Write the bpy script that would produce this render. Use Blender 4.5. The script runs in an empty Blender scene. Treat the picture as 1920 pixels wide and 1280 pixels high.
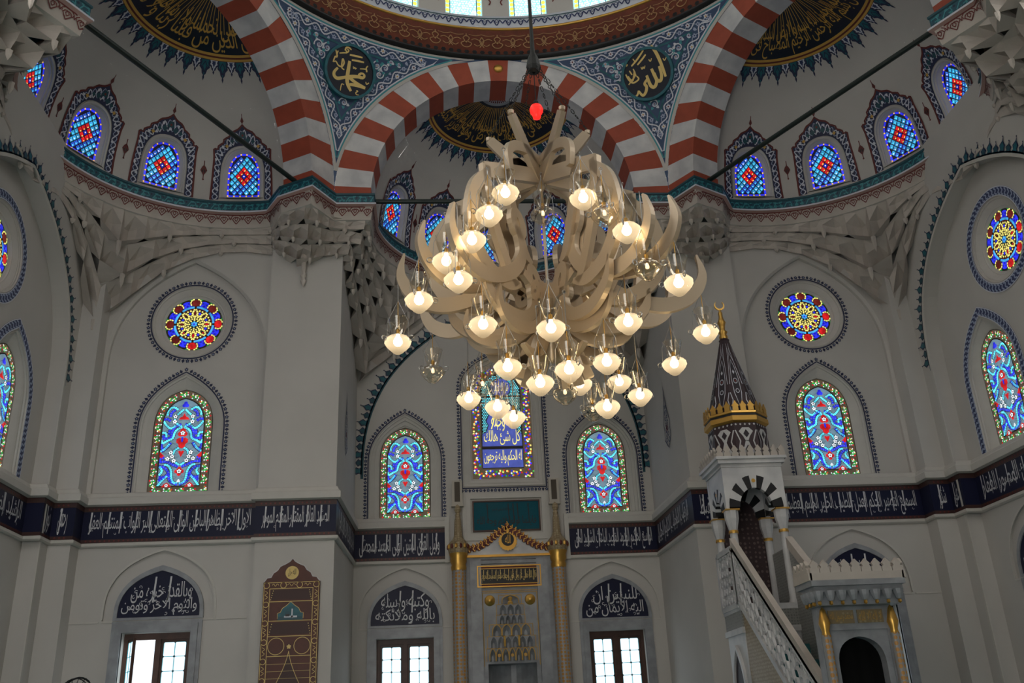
import bpy, math, random
from mathutils import Vector, Matrix
from mathutils.geometry import tessellate_polygon
random.seed(7)
PI = math.pi
def rad(a): return a*PI/180
scene = bpy.context.scene
COL = scene.collection

# ------------------------------------------------------------------ camera, world, exposure
YAW, PITCH, ROLL = .0844, .3929, -.0467
fwd = Vector((math.sin(YAW)*math.cos(PITCH), math.cos(YAW)*math.cos(PITCH), math.sin(PITCH)))
rgt0 = Vector((math.cos(YAW), -math.sin(YAW), 0)); up0 = rgt0.cross(fwd)
rgt = rgt0*math.cos(ROLL)+up0*math.sin(ROLL); upv = up0*math.cos(ROLL)-rgt0*math.sin(ROLL)
cam = bpy.data.cameras.new('camera'); cam.sensor_width = 36; cam.lens = 36*1763.3/1920
cam.clip_end = 200
camo = bpy.data.objects.new('camera', cam); COL.objects.link(camo)
mw = Matrix((rgt, upv, -fwd)).transposed().to_4x4(); mw.translation = (-1.203, -9.252, 1.6)
camo.matrix_world = mw
scene.camera = camo
world = bpy.data.worlds.new('world'); scene.world = world; world.use_nodes = True
bgn = world.node_tree.nodes['Background']
bgn.inputs[0].default_value = (.95, .93, .90, 1); bgn.inputs[1].default_value = 4.2
scene.view_settings.view_transform = 'Standard'; scene.view_settings.look = 'None'
scene.view_settings.gamma = 1; scene.view_settings.exposure = 0
scene.cycles.sample_clamp_indirect = 2.5
scene.cycles.max_bounces = 4; scene.cycles.diffuse_bounces = 2
scene.cycles.transparent_max_bounces = 14

# ------------------------------------------------------------------ materials
def lin(c):
    c /= 255.
    return c/12.92 if c <= .04045 else ((c+.055)/1.055)**2.4
def rgb(r, g, b): return (lin(r), lin(g), lin(b), 1)
MATS = {}
def mat(name, col, rough=.6, metal=0, noise=0, nscale=6, bump=0, emit=None, strength=1, col2=None, spec=.5):
    m = bpy.data.materials.new(name); m.use_nodes = True; nt = m.node_tree
    b = nt.nodes['Principled BSDF']
    b.inputs['Base Color'].default_value = col; b.inputs['Roughness'].default_value = rough
    b.inputs['Metallic'].default_value = metal; b.inputs['Specular IOR Level'].default_value = spec
    if noise or bump:
        tc = nt.nodes.new('ShaderNodeTexCoord'); n = nt.nodes.new('ShaderNodeTexNoise')
        n.inputs['Scale'].default_value = nscale; n.inputs['Detail'].default_value = 4
        nt.links.new(tc.outputs['Object'], n.inputs['Vector'])
        if noise:
            cr = nt.nodes.new('ShaderNodeValToRGB'); d = col2 or tuple(x*(1-noise) for x in col[:3])+(1,)
            cr.color_ramp.elements[0].color = d; cr.color_ramp.elements[1].color = col
            cr.color_ramp.elements[0].position = .35; cr.color_ramp.elements[1].position = .65
            nt.links.new(n.outputs['Fac'], cr.inputs['Fac']); nt.links.new(cr.outputs['Color'], b.inputs['Base Color'])
        if bump:
            bp = nt.nodes.new('ShaderNodeBump'); bp.inputs['Strength'].default_value = bump; bp.inputs['Distance'].default_value = .02
            nt.links.new(n.outputs['Fac'], bp.inputs['Height']); nt.links.new(bp.outputs['Normal'], b.inputs['Normal'])
    if emit:
        b.inputs['Emission Color'].default_value = emit; b.inputs['Emission Strength'].default_value = strength
    MATS[name] = m
    return m
def glassm(name, r, g, b, s=1.0, vary=.5):
    """back-lit coloured glass, uneven in brightness from piece to piece like hand-made glass"""
    c = rgb(r, g, b)
    m = mat(name, tuple(x*.3 for x in c[:3])+(1,), .25, emit=c, strength=s)
    nt = m.node_tree; bs = nt.nodes['Principled BSDF']
    tc = nt.nodes.new('ShaderNodeTexCoord'); n = nt.nodes.new('ShaderNodeTexNoise')
    n.inputs['Scale'].default_value = 9; n.inputs['Detail'].default_value = 3
    nt.links.new(tc.outputs['Object'], n.inputs['Vector'])
    mr = nt.nodes.new('ShaderNodeMapRange')
    mr.inputs['From Min'].default_value = .3; mr.inputs['From Max'].default_value = .7
    mr.inputs['To Min'].default_value = s*(1-vary); mr.inputs['To Max'].default_value = s*(1+vary)
    nt.links.new(n.outputs['Fac'], mr.inputs['Value']); nt.links.new(mr.outputs['Result'], bs.inputs['Emission Strength'])
    return m
mat('plaster', (.58, .55, .51, 1), .75, noise=.06, nscale=1.2, bump=.05)
mat('plaster_warm', (.58, .52, .46, 1), .8, noise=.14, nscale=3, bump=.15)
mat('moulding', (.60, .57, .52, 1), .7, noise=.05, nscale=5)
mat('marble', (.72, .71, .70, 1), .35, noise=.28, nscale=2.5, col2=(.52, .52, .53, 1))
mat('marble_grey', (.36, .37, .39, 1), .35, noise=.3, nscale=5)
mat('red_stone', (.40, .075, .035, 1), .6, noise=.15, nscale=4)
mat('navy', (.016, .020, .055, 1), .3)
mat('navy_tile', (.012, .014, .040, 1), .38, spec=.25)
mat('navy_paint', (.022, .028, .075, 1), .6)
mat('indigo', (.030, .045, .13, 1), .5)
mat('pend_blue', (.035, .075, .16, 1), .5)
mat('teal', (.015, .15, .19, 1), .45, noise=.35, nscale=9)
mat('teal_dark', (.012, .075, .10, 1), .45)
mat('teal_light', (.05, .30, .34, 1), .5)
mat('white_paint', (.66, .68, .74, 1), .6)
mat('pale_blue', (.36, .42, .58, 1), .6)
mat('letter', (.62, .62, .64, 1), .45)
mat('gold', (.72, .42, .10, 1), .35, metal=.85)
mat('gold_paint', (.62, .36, .07, 1), .5)
mat('frieze_gold', (.36, .21, .09, 1), .55)
mat('gold_pale', (.80, .58, .20, 1), .5)
mat('maroon', (.13, .022, .018, 1), .6)
mat('pink_lip', (.55, .36, .32, 1), .6)
mat('brown_band', (.055, .022, .018, 1), .4)
mat('frieze_red', (.16, .035, .016, 1), .55, noise=.3, nscale=7)
mat('black', (.008, .008, .010, 1), .4)
mat('matte_black', (.006, .006, .006, 1), .95, spec=.1)  # near-black fill for the gate interior and lower stair side
mat('black_blue', (.006, .009, .022, 1), .35)
mat('rod_green', (.010, .020, .017, 1), .45)
mat('wood_brown', (.085, .035, .022, 1), .45, noise=.3, nscale=8)
mat('board_brown', (.11, .028, .014, 1), .5, noise=.25, nscale=6)
mat('board_dark', (.05, .014, .010, 1), .5)
mat('came', (.045, .038, .034, 1), .7)
mat('came_grey', (.12, .11, .10, 1), .7)
mat('teal_panel', (.010, .10, .14, 1), .08)
mat('carpet', (.03, .16, .17, 1), .9, noise=.2, nscale=3)
mat('champagne', (.58, .47, .34, 1), .42, metal=.55)
mat('steel', (.5, .5, .5, 1), .3, metal=.9)
mat('cable', (.02, .022, .02, 1), .5)
mat('speaker_grey', (.52, .47, .40, 1), .6)
mat('speaker_grille', (.10, .08, .06, 1), .8)
mat('plum', (.045, .020, .026, 1), .5, noise=.3, nscale=9)
mat('plum_dark', (.022, .014, .022, 1), .5)
mat('lace_red', (.16, .028, .024, 1), .6)
mat('curtain', (.30, .26, .22, 1), .9, noise=.3, nscale=14)
# glass of the stained windows
glassm('g_blue', 45, 50, 230, 1.0); glassm('g_deep', 28, 30, 165, 1.0); glassm('g_cyan', 90, 222, 242, 1.25)
glassm('g_white', 240, 248, 255, 1.0, .3); glassm('g_red', 205, 28, 32, .95); glassm('g_darkred', 105, 30, 25, .9)
glassm('g_green', 25, 165, 70, 1.0); glassm('g_yellow', 250, 235, 130, 1.0, .3); glassm('g_amber', 245, 190, 110, 1.0, .3)
glassm('g_ground', 112, 140, 156, .9, .15); glassm('g_border', 92, 80, 62, .7, .2); glassm('g_sky', 70, 165, 230, 1.05)
glassm('g_cal', 75, 88, 170, .95, .15); glassm('g_aqua', 120, 225, 238, 1.0, .2); glassm('g_orange', 215, 85, 30, .95)
glassm('g_small', 48, 92, 200, .9); glassm('g_teal', 60, 165, 215, .95); glassm('g_lilac', 95, 95, 150, .5)
glassm('day_pane', 235, 246, 255, 1.25, .18); glassm('drum_pane', 225, 248, 255, 1.7, .15); glassm('drum_cell', 150, 222, 232, 1.4, .2)
glassm('drum_yellow', 250, 225, 90, 1.3, .2); glassm('day_cyan', 110, 200, 215, .6, .2)
mat('bulb', (1, .9, .7, 1), .5, emit=(1, .80, .50, 1), strength=22)
mat('filament', (1, .9, .7, 1), .5, emit=(1, .62, .35, 1), strength=2.2)
mat('red_bulb', (.8, .02, .02, 1), .3, emit=(1, .018, .012, 1), strength=1.3)
mat('red_bulb_core', (.9, .4, .2, 1), .3, emit=(1, .35, .18, 1), strength=3)
def bowl():
    """thin milky bowl of a lit lamp: partly see-through, glowing from the bulb inside"""
    m = bpy.data.materials.new('lit_bowl'); m.use_nodes = True; nt = m.node_tree; nt.nodes.clear(); MATS['lit_bowl'] = m
    o = nt.nodes.new('ShaderNodeOutputMaterial'); mx = nt.nodes.new('ShaderNodeMixShader'); mx.inputs[0].default_value = .62
    t = nt.nodes.new('ShaderNodeBsdfTransparent'); t.inputs[0].default_value = (1, .93, .80, 1)
    em = nt.nodes.new('ShaderNodeEmission'); em.inputs[0].default_value = (1, .76, .46, 1)
    tc = nt.nodes.new('ShaderNodeTexCoord'); sx = nt.nodes.new('ShaderNodeSeparateXYZ'); nt.links.new(tc.outputs['Object'], sx.inputs[0])
    cr = nt.nodes.new('ShaderNodeValToRGB'); e = cr.color_ramp.elements
    e[0].position = 0; e[0].color = (.30, .30, .30, 1); e[1].position = 1; e[1].color = (.35, .35, .35, 1)
    x = e.new(.42); x.color = (.7, .7, .7, 1); y = e.new(.66); y.color = (1, 1, 1, 1)
    mr = nt.nodes.new('ShaderNodeMapRange'); mr.inputs['From Min'].default_value = -.145; mr.inputs['From Max'].default_value = .06
    nt.links.new(sx.outputs['Z'], mr.inputs['Value']); nt.links.new(mr.outputs['Result'], cr.inputs['Fac'])
    ml = nt.nodes.new('ShaderNodeMath'); ml.operation = 'MULTIPLY'; ml.inputs[1].default_value = 1.7
    nt.links.new(cr.outputs['Color'], ml.inputs[0]); nt.links.new(ml.outputs[0], em.inputs[1])
    nt.links.new(t.outputs[0], mx.inputs[1]); nt.links.new(em.outputs[0], mx.inputs[2]); nt.links.new(mx.outputs[0], o.inputs[0])
bowl()
def lampglass():
    m = bpy.data.materials.new('lamp_glass'); m.use_nodes = True; nt = m.node_tree; nt.nodes.clear()
    o = nt.nodes.new('ShaderNodeOutputMaterial'); mx = nt.nodes.new('ShaderNodeMixShader')
    t = nt.nodes.new('ShaderNodeBsdfTransparent'); t.inputs[0].default_value = (.93, .91, .86, 1)
    g = nt.nodes.new('ShaderNodeBsdfGlossy'); g.inputs['Roughness'].default_value = .08; g.inputs[0].default_value = (1, .95, .85, 1)
    lw = nt.nodes.new('ShaderNodeLayerWeight'); lw.inputs[0].default_value = .45
    mr = nt.nodes.new('ShaderNodeMapRange'); mr.inputs['To Min'].default_value = .10; mr.inputs['To Max'].default_value = .65
    nt.links.new(lw.outputs['Facing'], mr.inputs['Value']); nt.links.new(mr.outputs['Result'], mx.inputs[0])
    nt.links.new(t.outputs[0], mx.inputs[1]); nt.links.new(g.outputs[0], mx.inputs[2]); nt.links.new(mx.outputs[0], o.inputs[0])
    MATS['lamp_glass'] = m
lampglass()
def spotted(name, base, spot, scale, rough=.4, metal=0, dist=.32):
    """gilded repeat pattern on stone"""
    m = mat(name, base, rough); nt = m.node_tree; b = nt.nodes['Principled BSDF']
    tc = nt.nodes.new('ShaderNodeTexCoord'); v = nt.nodes.new('ShaderNodeTexVoronoi'); v.inputs['Scale'].default_value = scale
    v.inputs['Randomness'].default_value = .25
    nt.links.new(tc.outputs['Object'], v.inputs['Vector'])
    cr = nt.nodes.new('ShaderNodeValToRGB'); cr.color_ramp.interpolation = 'CONSTANT'
    cr.color_ramp.elements[0].color = spot; cr.color_ramp.elements[1].color = base; cr.color_ramp.elements[1].position = dist
    nt.links.new(v.outputs['Distance'], cr.inputs['Fac']); nt.links.new(cr.outputs['Color'], b.inputs['Base Color'])
    if metal: nt.links.new(cr.outputs['Color'], b.inputs['Metallic']) if False else None
    return m
spotted('gilt_marble', (.33, .32, .31, 1), (.50, .24, .05, 1), 17, dist=.40)
spotted('gilt_carving', (.30, .22, .12, 1), (.42, .33, .20, 1), 22, dist=.4)
spotted('carved_stone', (.30, .30, .28, 1), (.20, .20, .19, 1), 26, dist=.35)
spotted('teal_tile', (.010, .085, .125, 1), (.04, .24, .27, 1), 11, dist=.33)
spotted('brocade', (.045, .025, .028, 1), (.14, .10, .09, 1), 14, dist=.3)

# ------------------------------------------------------------------ mesh helpers
def pf(x, z, d=0): return (x, -d, z)              # local wall frame: x right, z up, d towards the room
class MB:
    def __init__(s, *mats):
        s.v = []; s.f = []; s.m = []; s.mats = list(mats)
    def mi(s, m):
        if isinstance(m, int): return m
        if m not in s.mats: s.mats.append(m)
        return s.mats.index(m)
    def add(s, vs, fs, m=0):
        o = len(s.v); s.v += [tuple(v) for v in vs]; k = s.mi(m)
        for f in fs: s.f.append([i+o for i in f]); s.m.append(k)
    def quad(s, a, b, c, d, m=0): s.add([a, b, c, d], [(0, 1, 2, 3)], m)
    def planar(s, outer, holes=(), fn=pf, d=0, m=0):
        loops = [[Vector((p[0], p[1], 0)) for p in l] for l in [outer]+list(holes)]
        tris = tessellate_polygon(loops)
        pts = [p for l in loops for p in l]
        s.add([fn(p.x, p.y, d) for p in pts], tris, m)
    def strip(s, pa, pb, m=0, closed=False):
        n = len(pa); vs = list(pa)+list(pb)
        s.add(vs, [(i, (i+1) % n, n+(i+1) % n, n+i) for i in range(n if closed else n-1)], m)
    def reveal(s, line, d0, d1, fn=pf, m=0, closed=True):
        s.strip([fn(x, z, d0) for x, z in line], [fn(x, z, d1) for x, z in line], m, closed)
    def prism(s, outer, d0, d1, fn=pf, m=0, holes=(), back=False):
        s.planar(outer, holes, fn, d1, m)
        if back: s.planar(outer, holes, fn, d0, m)
        for l in [outer]+list(holes): s.reveal(l, d0, d1, fn, m)
    def ribbon(s, pts, w, fn=pf, d=0, m=0, closed=False, d0=None):
        n = len(pts); L = []; R = []
        for i, (x, z) in enumerate(pts):
            a = pts[(i-1) % n] if (closed or i > 0) else pts[i]; b = pts[(i+1) % n] if (closed or i < n-1) else pts[i]
            tx, tz = b[0]-a[0], b[1]-a[1]; l = math.hypot(tx, tz) or 1
            ww = (w[i] if isinstance(w, (list, tuple)) else w)/2
            L.append((x-tz/l*ww, z+tx/l*ww)); R.append((x+tz/l*ww, z-tx/l*ww))
        s.strip([fn(x, z, d) for x, z in L], [fn(x, z, d) for x, z in R], m, closed)
        if d0 is not None:
            s.strip([fn(x, z, d0) for x, z in L], [fn(x, z, d0) for x, z in R], m, closed)
            s.reveal(L, d0, d, fn, m, closed); s.reveal(R, d0, d, fn, m, closed)
            if not closed:
                for k in (0, -1): s.quad(fn(*L[k], d0), fn(*L[k], d), fn(*R[k], d), fn(*R[k], d0), m)
    def ngon(s, cx, cz, r, n=8, fn=pf, d=0, m=0, a0=0, rz=None):
        rz = rz or r
        s.add([fn(cx+r*math.cos(a0+2*PI*i/n), cz+rz*math.sin(a0+2*PI*i/n), d) for i in range(n)], [tuple(range(n))], m)
    def flower(s, cx, cz, r, p=5, fn=pf, d=0, m=0, c=None, a0=PI/2):
        n = p*4
        ring = [fn(cx+r*(.62+.38*abs(math.cos(p*t/2)))*math.cos(t+a0), cz+r*(.62+.38*abs(math.cos(p*t/2)))*math.sin(t+a0), d) for t in [2*PI*i/n for i in range(n)]]
        s.add([fn(cx, cz, d)]+ring, [(0, 1+i, 1+(i+1) % n) for i in range(n)], m)
        if c is not None: s.ngon(cx, cz, r*.33, 6, fn, d+.003, c)
    def box(s, x0, x1, y0, y1, z0, z1, m=0):
        v = [(x, y, z) for z in (z0, z1) for y in (y0, y1) for x in (x0, x1)]
        s.add(v, [(0, 2, 3, 1), (4, 5, 7, 6), (0, 1, 5, 4), (2, 6, 7, 3), (0, 4, 6, 2), (1, 3, 7, 5)], m)
    def lathe(s, prof, n=16, c=(0, 0, 0), m=0, a0=0, a1=2*PI, flute=0, cap=False):
        full = abs(a1-a0-2*PI) < 1e-6; k = n if full else n+1
        vs = []
        for r, z in prof:
            for i in range(k):
                t = a0+(a1-a0)*i/n; rr = r*(1+(flute if i % 2 else 0))
                vs.append((c[0]+rr*math.cos(t), c[1]+rr*math.sin(t), c[2]+z))
        fs = [(j*k+i, j*k+(i+1) % k, (j+1)*k+(i+1) % k, (j+1)*k+i) for j in range(len(prof)-1) for i in range(n)]
        if cap: fs += [tuple(range(k)), tuple((len(prof)-1)*k+i for i in range(k))]
        s.add(vs, fs, m)
    def tube(s, pts, r, n=6, m=0):
        rings = []
        for i, p in enumerate(pts):
            p = Vector(p); a = Vector(pts[max(i-1, 0)]); b = Vector(pts[min(i+1, len(pts)-1)])
            t = (b-a).normalized(); u = t.orthogonal().normalized(); w = t.cross(u)
            rr = r[i] if isinstance(r, (list, tuple)) else r
            rings.append([p+u*rr*math.cos(2*PI*k/n)+w*rr*math.sin(2*PI*k/n) for k in range(n)])
        for a, b in zip(rings, rings[1:]): s.strip(a, b, m, True)
        s.add(rings[0], [tuple(range(n))], m); s.add(rings[-1], [tuple(range(n))], m)
    def grid(s, fn, us, vs, m=0):
        k = len(us); pts = [fn(u, v) for v in vs for u in us]
        s.add(pts, [(j*k+i, j*k+i+1, (j+1)*k+i+1, (j+1)*k+i) for j in range(len(vs)-1) for i in range(k-1)], m)
    def mesh(s, name='mesh', smooth=False):
        me = bpy.data.meshes.new(name); me.from_pydata(s.v, [], s.f); me.update()
        for m in (s.mats or ['plaster']): me.materials.append(MATS[m])
        me.polygons.foreach_set('material_index', s.m)
        if smooth: me.polygons.foreach_set('use_smooth', [True]*len(s.f))
        return me
    def build(s, name, parent=None, smooth=False, loc=None, rz=0):
        o = bpy.data.objects.new(name, s.mesh(name, smooth)); COL.objects.link(o)
        if parent: o.parent = parent
        if loc: o.location = loc
        if rz: o.rotation_euler = (0, 0, rz)
        return o
def tag(o, label=None, cat=None, group=None, kind=None):
    if label: o['label'] = label
    if cat: o['category'] = cat
    if group: o['group'] = group
    if kind: o['kind'] = kind
    return o
def empty(name, loc=(0, 0, 0), rz=0, **k):
    o = bpy.data.objects.new(name, None); COL.objects.link(o); o.location = loc; o.rotation_euler = (0, 0, rz); o.empty_display_size = .1
    return tag(o, **k)
def copy_tree(o, parent=None):
    c = o.copy(); COL.objects.link(c); c.parent = parent
    for ch in [x for x in o.children]: copy_tree(ch, c)
    return c
def child(mesh, name, parent, loc=(0, 0, 0), rz=0):
    o = bpy.data.objects.new(name, mesh); COL.objects.link(o); o.parent = parent; o.location = loc; o.rotation_euler = (0, 0, rz)
    return o
def bez2(a, b, c, n): return [((1-t)**2*a[0]+2*t*(1-t)*b[0]+t*t*c[0], (1-t)**2*a[1]+2*t*(1-t)*b[1]+t*t*c[1]) for t in [i/n for i in range(n+1)]]
def arch(hw, z0, zs, za, k=.6, n=10):
    """pointed arch outline, counter-clockwise from bottom right, not closed"""
    r = [(hw, z0)]+[(hw, z0+(zs-z0)*i/4) for i in range(1, 4)]+bez2((hw, zs), (hw, zs+k*(za-zs)), (0, za), n)
    return r+[(-x, z) for x, z in r[::-1][1:]]
def smooth(pts, n=6):
    """Catmull-Rom through 2D points"""
    out = []
    for i in range(len(pts)-1):
        p0 = pts[max(i-1, 0)]; p1 = pts[i]; p2 = pts[i+1]; p3 = pts[min(i+2, len(pts)-1)]
        for k in range(n):
            t = k/n
            out.append(tuple(.5*((2*p1[j])+(-p0[j]+p2[j])*t+(2*p0[j]-5*p1[j]+4*p2[j]-p3[j])*t*t+(-p0[j]+3*p1[j]-3*p2[j]+p3[j])*t**3) for j in range(len(p1))))
    return out+[tuple(pts[-1])]
def resample(pts, step=None, n=None, closed=False):
    if closed: pts = list(pts)+[pts[0]]
    L = [0]
    for a, b in zip(pts, pts[1:]): L.append(L[-1]+math.dist(a, b))
    if n is None: n = max(1, round(L[-1]/step))
    out = []; j = 0
    for i in range(n+(0 if closed else 1)):
        s = L[-1]*i/n
        while j < len(L)-2 and L[j+1] < s: j += 1
        t = (s-L[j])/((L[j+1]-L[j]) or 1); out.append(tuple(a+(b-a)*t for a, b in zip(pts[j], pts[j+1])))
    return out
# Arabic shaping with presentation forms
AR = {}
for ch, b, k in [('ا', 0xFE8D, 2), ('ب', 0xFE8F, 4), ('ة', 0xFE93, 2), ('ت', 0xFE95, 4), ('ث', 0xFE99, 4), ('ج', 0xFE9D, 4), ('ح', 0xFEA1, 4), ('خ', 0xFEA5, 4),
                 ('د', 0xFEA9, 2), ('ذ', 0xFEAB, 2), ('ر', 0xFEAD, 2), ('ز', 0xFEAF, 2), ('س', 0xFEB1, 4), ('ش', 0xFEB5, 4), ('ص', 0xFEB9, 4), ('ض', 0xFEBD, 4),
                 ('ط', 0xFEC1, 4), ('ظ', 0xFEC5, 4), ('ع', 0xFEC9, 4), ('غ', 0xFECD, 4), ('ف', 0xFED1, 4), ('ق', 0xFED5, 4), ('ك', 0xFED9, 4), ('ل', 0xFEDD, 4),
                 ('م', 0xFEE1, 4), ('ن', 0xFEE5, 4), ('ه', 0xFEE9, 4), ('و', 0xFEED, 2), ('ى', 0xFEEF, 2), ('ي', 0xFEF1, 4), ('ئ', 0xFE89, 4)]:
    AR[ch] = (b, k)
def shape_ar(s):
    s = s.replace('لا', '\u0001'); out = []
    f = lambda c: AR.get(c) or ((0xFEFB, 2) if c == '\u0001' else None)
    for i, c in enumerate(s):
        a = f(c)
        if not a: out.append(c); continue
        p = f(s[i-1]) if i else None; n = f(s[i+1]) if i+1 < len(s) else None
        jp = bool(p and p[1] == 4); jn = bool(n and a[1] == 4)
        out.append(chr(a[0]+(3 if jp and jn else 2 if jn else 1 if jp else 0)))
    return ''.join(out[::-1])
TXT = {}
def text2d(s):
    if s not in TXT:
        cu = bpy.data.curves.new('t', 'FONT'); cu.body = shape_ar(s); cu.resolution_u = 2; cu.space_character = .93
        o = bpy.data.objects.new('t', cu); COL.objects.link(o)
        bpy.context.view_layer.update()
        me = bpy.data.meshes.new_from_object(o.evaluated_get(bpy.context.evaluated_depsgraph_get()))
        TXT[s] = ([(v.co.x, v.co.y) for v in me.vertices], [tuple(p.vertices) for p in me.polygons])
        bpy.data.meshes.remove(me); bpy.data.objects.remove(o); bpy.data.curves.remove(cu)
    return TXT[s]
def put_text(mb, s, x0, x1, z0, z1, fn=pf, d=0, m=0, skew=0, d0=None):
    v, f = text2d(s)
    ax = min(p[0] for p in v); bx = max(p[0] for p in v); az = min(p[1] for p in v); bz = max(p[1] for p in v)
    q = []
    for x, z in v:
        w = (z-az)/(bz-az); q.append((x0+(x-ax)/(bx-ax)*(x1-x0)+skew*w, z0+w*(z1-z0)))
    mb.add([fn(x, z, d) for x, z in q], f, m)
ZC = 10.435
# ================================================================== THE SETTING
def wq(Y): return lambda x, z, d=0: (x, Y-d, z)
def wl(X): return lambda y, z, d=0: (X+d, y, z)          # left wall, seen from inside u = +Y
def wr(X): return lambda u, z, d=0: (X-d, -u, z)         # right wall, u = -Y
def off(line, dx, dz=0): return [(x+dx, z+dz) for x, z in line]
def rect(x0, x1, z0, z1): return [(x1, z0), (x1, z1), (x0, z1), (x0, z0)]
def circ(r, cx=0, cz=0, n=40): return [(cx+r*math.cos(2*PI*i/n), cz+r*math.sin(2*PI*i/n)) for i in range(n)]
S = dict(kind='structure')
fl = MB('carpet'); fl.box(-7.4, 7.4, -12, 8.4, -.2, 0)
tag(fl.build('floor'), 'teal carpeted floor of the prayer hall', 'floor', **S)

# window outlines shared by the walls and the windows
LAN_HOLE = arch(.655, .03, 1.15, 2.06, .62)                # local, z from the lancet's foot
ROSE_HOLE = circ(.655)
CAL_HOLE = arch(.76, .05, 2.02, 2.72, .62)
LOW = rect(-.5, .5, .9, 3.19)
HOOD = arch(.82, 3.36, 3.55, 4.41, .75)
mx = lambda l: [(-x, z) for x, z in l][::-1]

def hood_wall(mb, cx, fn, depth=.035):
    h = off(HOOD, cx)
    mb.reveal(h, 0, -depth, fn, 'moulding'); mb.planar(h, [], fn, -depth, 'plaster')
    mb.ribbon(h, .03, fn, .012, 'moulding', True, d0=0)
def qibla_wall(sg):
    mb = MB('plaster', 'moulding'); Y = 5.6; fn = wq(Y)
    cx = sg*5.39; niche = off(arch(1.31, 5.27, 7.55, 9.41, .66, 16), cx)
    x0, x1 = (cx-1.34, cx+1.34)
    x0, x1 = (-6.9, -4.06) if sg < 0 else (4.06, 6.9)
    low = off(LOW, sg*5.43); hood = off(HOOD, sg*5.43)
    mb.planar(rect(x0, x1, 0, 10.5), [niche, hood, low], fn, 0, 'plaster')
    rim = off(arch(1.27, 5.27, 7.53, 9.36, .66, 16), cx)
    mb.strip([fn(x, z, 0) for x, z in niche], [fn(x, z, -.035) for x, z in rim], 'plaster', True)
    mb.reveal(rim, -.035, -.1, fn, 'plaster')
    mb.planar(rim, [off(LAN_HOLE, cx, 5.25), off(ROSE_HOLE, sg*5.37, 8.27)], fn, -.1, 'plaster')
    hood_wall(mb, sg*5.43, fn)
    mb.reveal(low, 0, -.3, fn, 'moulding')
    # pier and the side of the apse
    a, b = sg*4.06, sg*2.85
    mb.quad((a, 5.6, 0), (a, 5.5, 0), (a, 5.5, 10.5), (a, 5.6, 10.5), 'plaster')
    mb.quad((a, 5.5, 0), (b, 5.5, 0), (b, 5.5, 10.5), (a, 5.5, 10.5), 'plaster')
    mb.quad((b, 5.5, 0), (sg*2.78, 8.02, 0), (sg*2.78, 8.02, 10.5), (b, 5.5, 10.5), 'plaster')
    # corner steps
    for (p, q) in (((6.72, 5.62), (6.72, 5.27)), ((6.72, 5.27), (7.06, 5.27))):
        mb.quad((sg*p[0], p[1], 0), (sg*q[0], q[1], 0), (sg*q[0], q[1], 10.5), (sg*p[0], p[1], 10.5), 'plaster')
    # shallow horizontal joint lines beside the hood
    for u0, u1 in ((sg*5.43-1.35, sg*5.43-.86), (sg*5.43+.86, sg*5.43+1.3)):
        mb.box(u0, u1, Y-.012, Y, 3.345, 3.365, 'moulding')
    o = mb.build('wall_qibla_'+('left' if sg < 0 else 'right'))
    return tag(o, 'pale plaster qibla wall with tall arched recess beside the '+('brown prayer-panel pier' if sg < 0 else 'pulpit'), 'wall', **S)
WQL, WQR = qibla_wall(-1), qibla_wall(1)

mb = MB('plaster', 'moulding'); fn = wq(8.0)
holes = [off(LAN_HOLE, -1.865, 5.23), off(LAN_HOLE, 1.87, 5.23), off(CAL_HOLE, -.01, 5.8)]
for cx in (-1.86, 1.88): holes += [off(HOOD, cx), off(LOW, cx)]
holes.append(rect(-.42, .42, .02, 2.7)); mb.planar(rect(-2.8, 2.8, 0, 10.5), holes, fn, 0, 'plaster')
for cx in (-1.86, 1.88):
    hood_wall(mb, cx, fn); mb.reveal(off(LOW, cx), 0, -.3, fn, 'moulding')
WAP = tag(mb.build('wall_apse'), 'pale plaster end wall behind the mihrab', 'wall', **S)

SIDE_ARCH = arch(2.13, 0, 7.1, 9.5, .72, 18)
def side_wall(sg):
    mb = MB('plaster', 'moulding'); F = wl(-7.05) if sg < 0 else wr(7.05); B = wl(-7.3) if sg < 0 else wr(7.3)
    uc = 2.85 if sg < 0 else -2.85; s1 = 1 if sg < 0 else -1
    u0, u1 = (-12.0, 5.3) if sg < 0 else (-5.3, 12.0)
    a = off(SIDE_ARCH, uc)
    outer = [(u1, 0), (u1, 10.5), (u0, 10.5), (u0, 0)]
    # one outline: wall with the arch opening cut out down to the floor
    mb.planar([(u1, 0), (u1, 10.5), (u0, 10.5), (u0, 0)]+[(x, z) for x, z in a[::-1]], [], F, 0, 'plaster')
    mb.reveal(a, 0, -.25, F, 'plaster', False)
    mb.ribbon(a, .05, F, .02, 'moulding', False, d0=0)
    wy = [3.75, 1.95]
    hs = [off(LAN_HOLE, s1*y, 5.25) for y in wy]+[off(ROSE_HOLE, uc, 8.2)]
    hs += [off(HOOD, s1*3.65), off(LOW, s1*3.65)]
    mb.planar(rect(uc-2.3, uc+2.3, 0, 9.6), hs, B, 0, 'plaster')
    hood_wall(mb, s1*3.65, B); mb.reveal(off(LOW, s1*3.65), 0, -.3, B, 'moulding')
    o = mb.build('wall_'+('left' if sg < 0 else 'right'))
    return tag(o, 'pale plaster side wall with broad arched recess, '+('far from the pulpit' if sg < 0 else 'beyond the pulpit'), 'wall', **S)
WL, WR = side_wall(-1), side_wall(1)

mb = MB('plaster'); mb.planar(rect(-7.4, 7.4, 0, 10.5), [rect(-7.2, -1.6, .3, 5.5)], wq(-12), 0, 0)  # unseen wall, its opening placed and sized to steer the light
tag(mb.build('wall_rear'), 'unseen plain plaster wall at the rear of the hall with a wide opening added to let in light', 'wall', **S)
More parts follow.
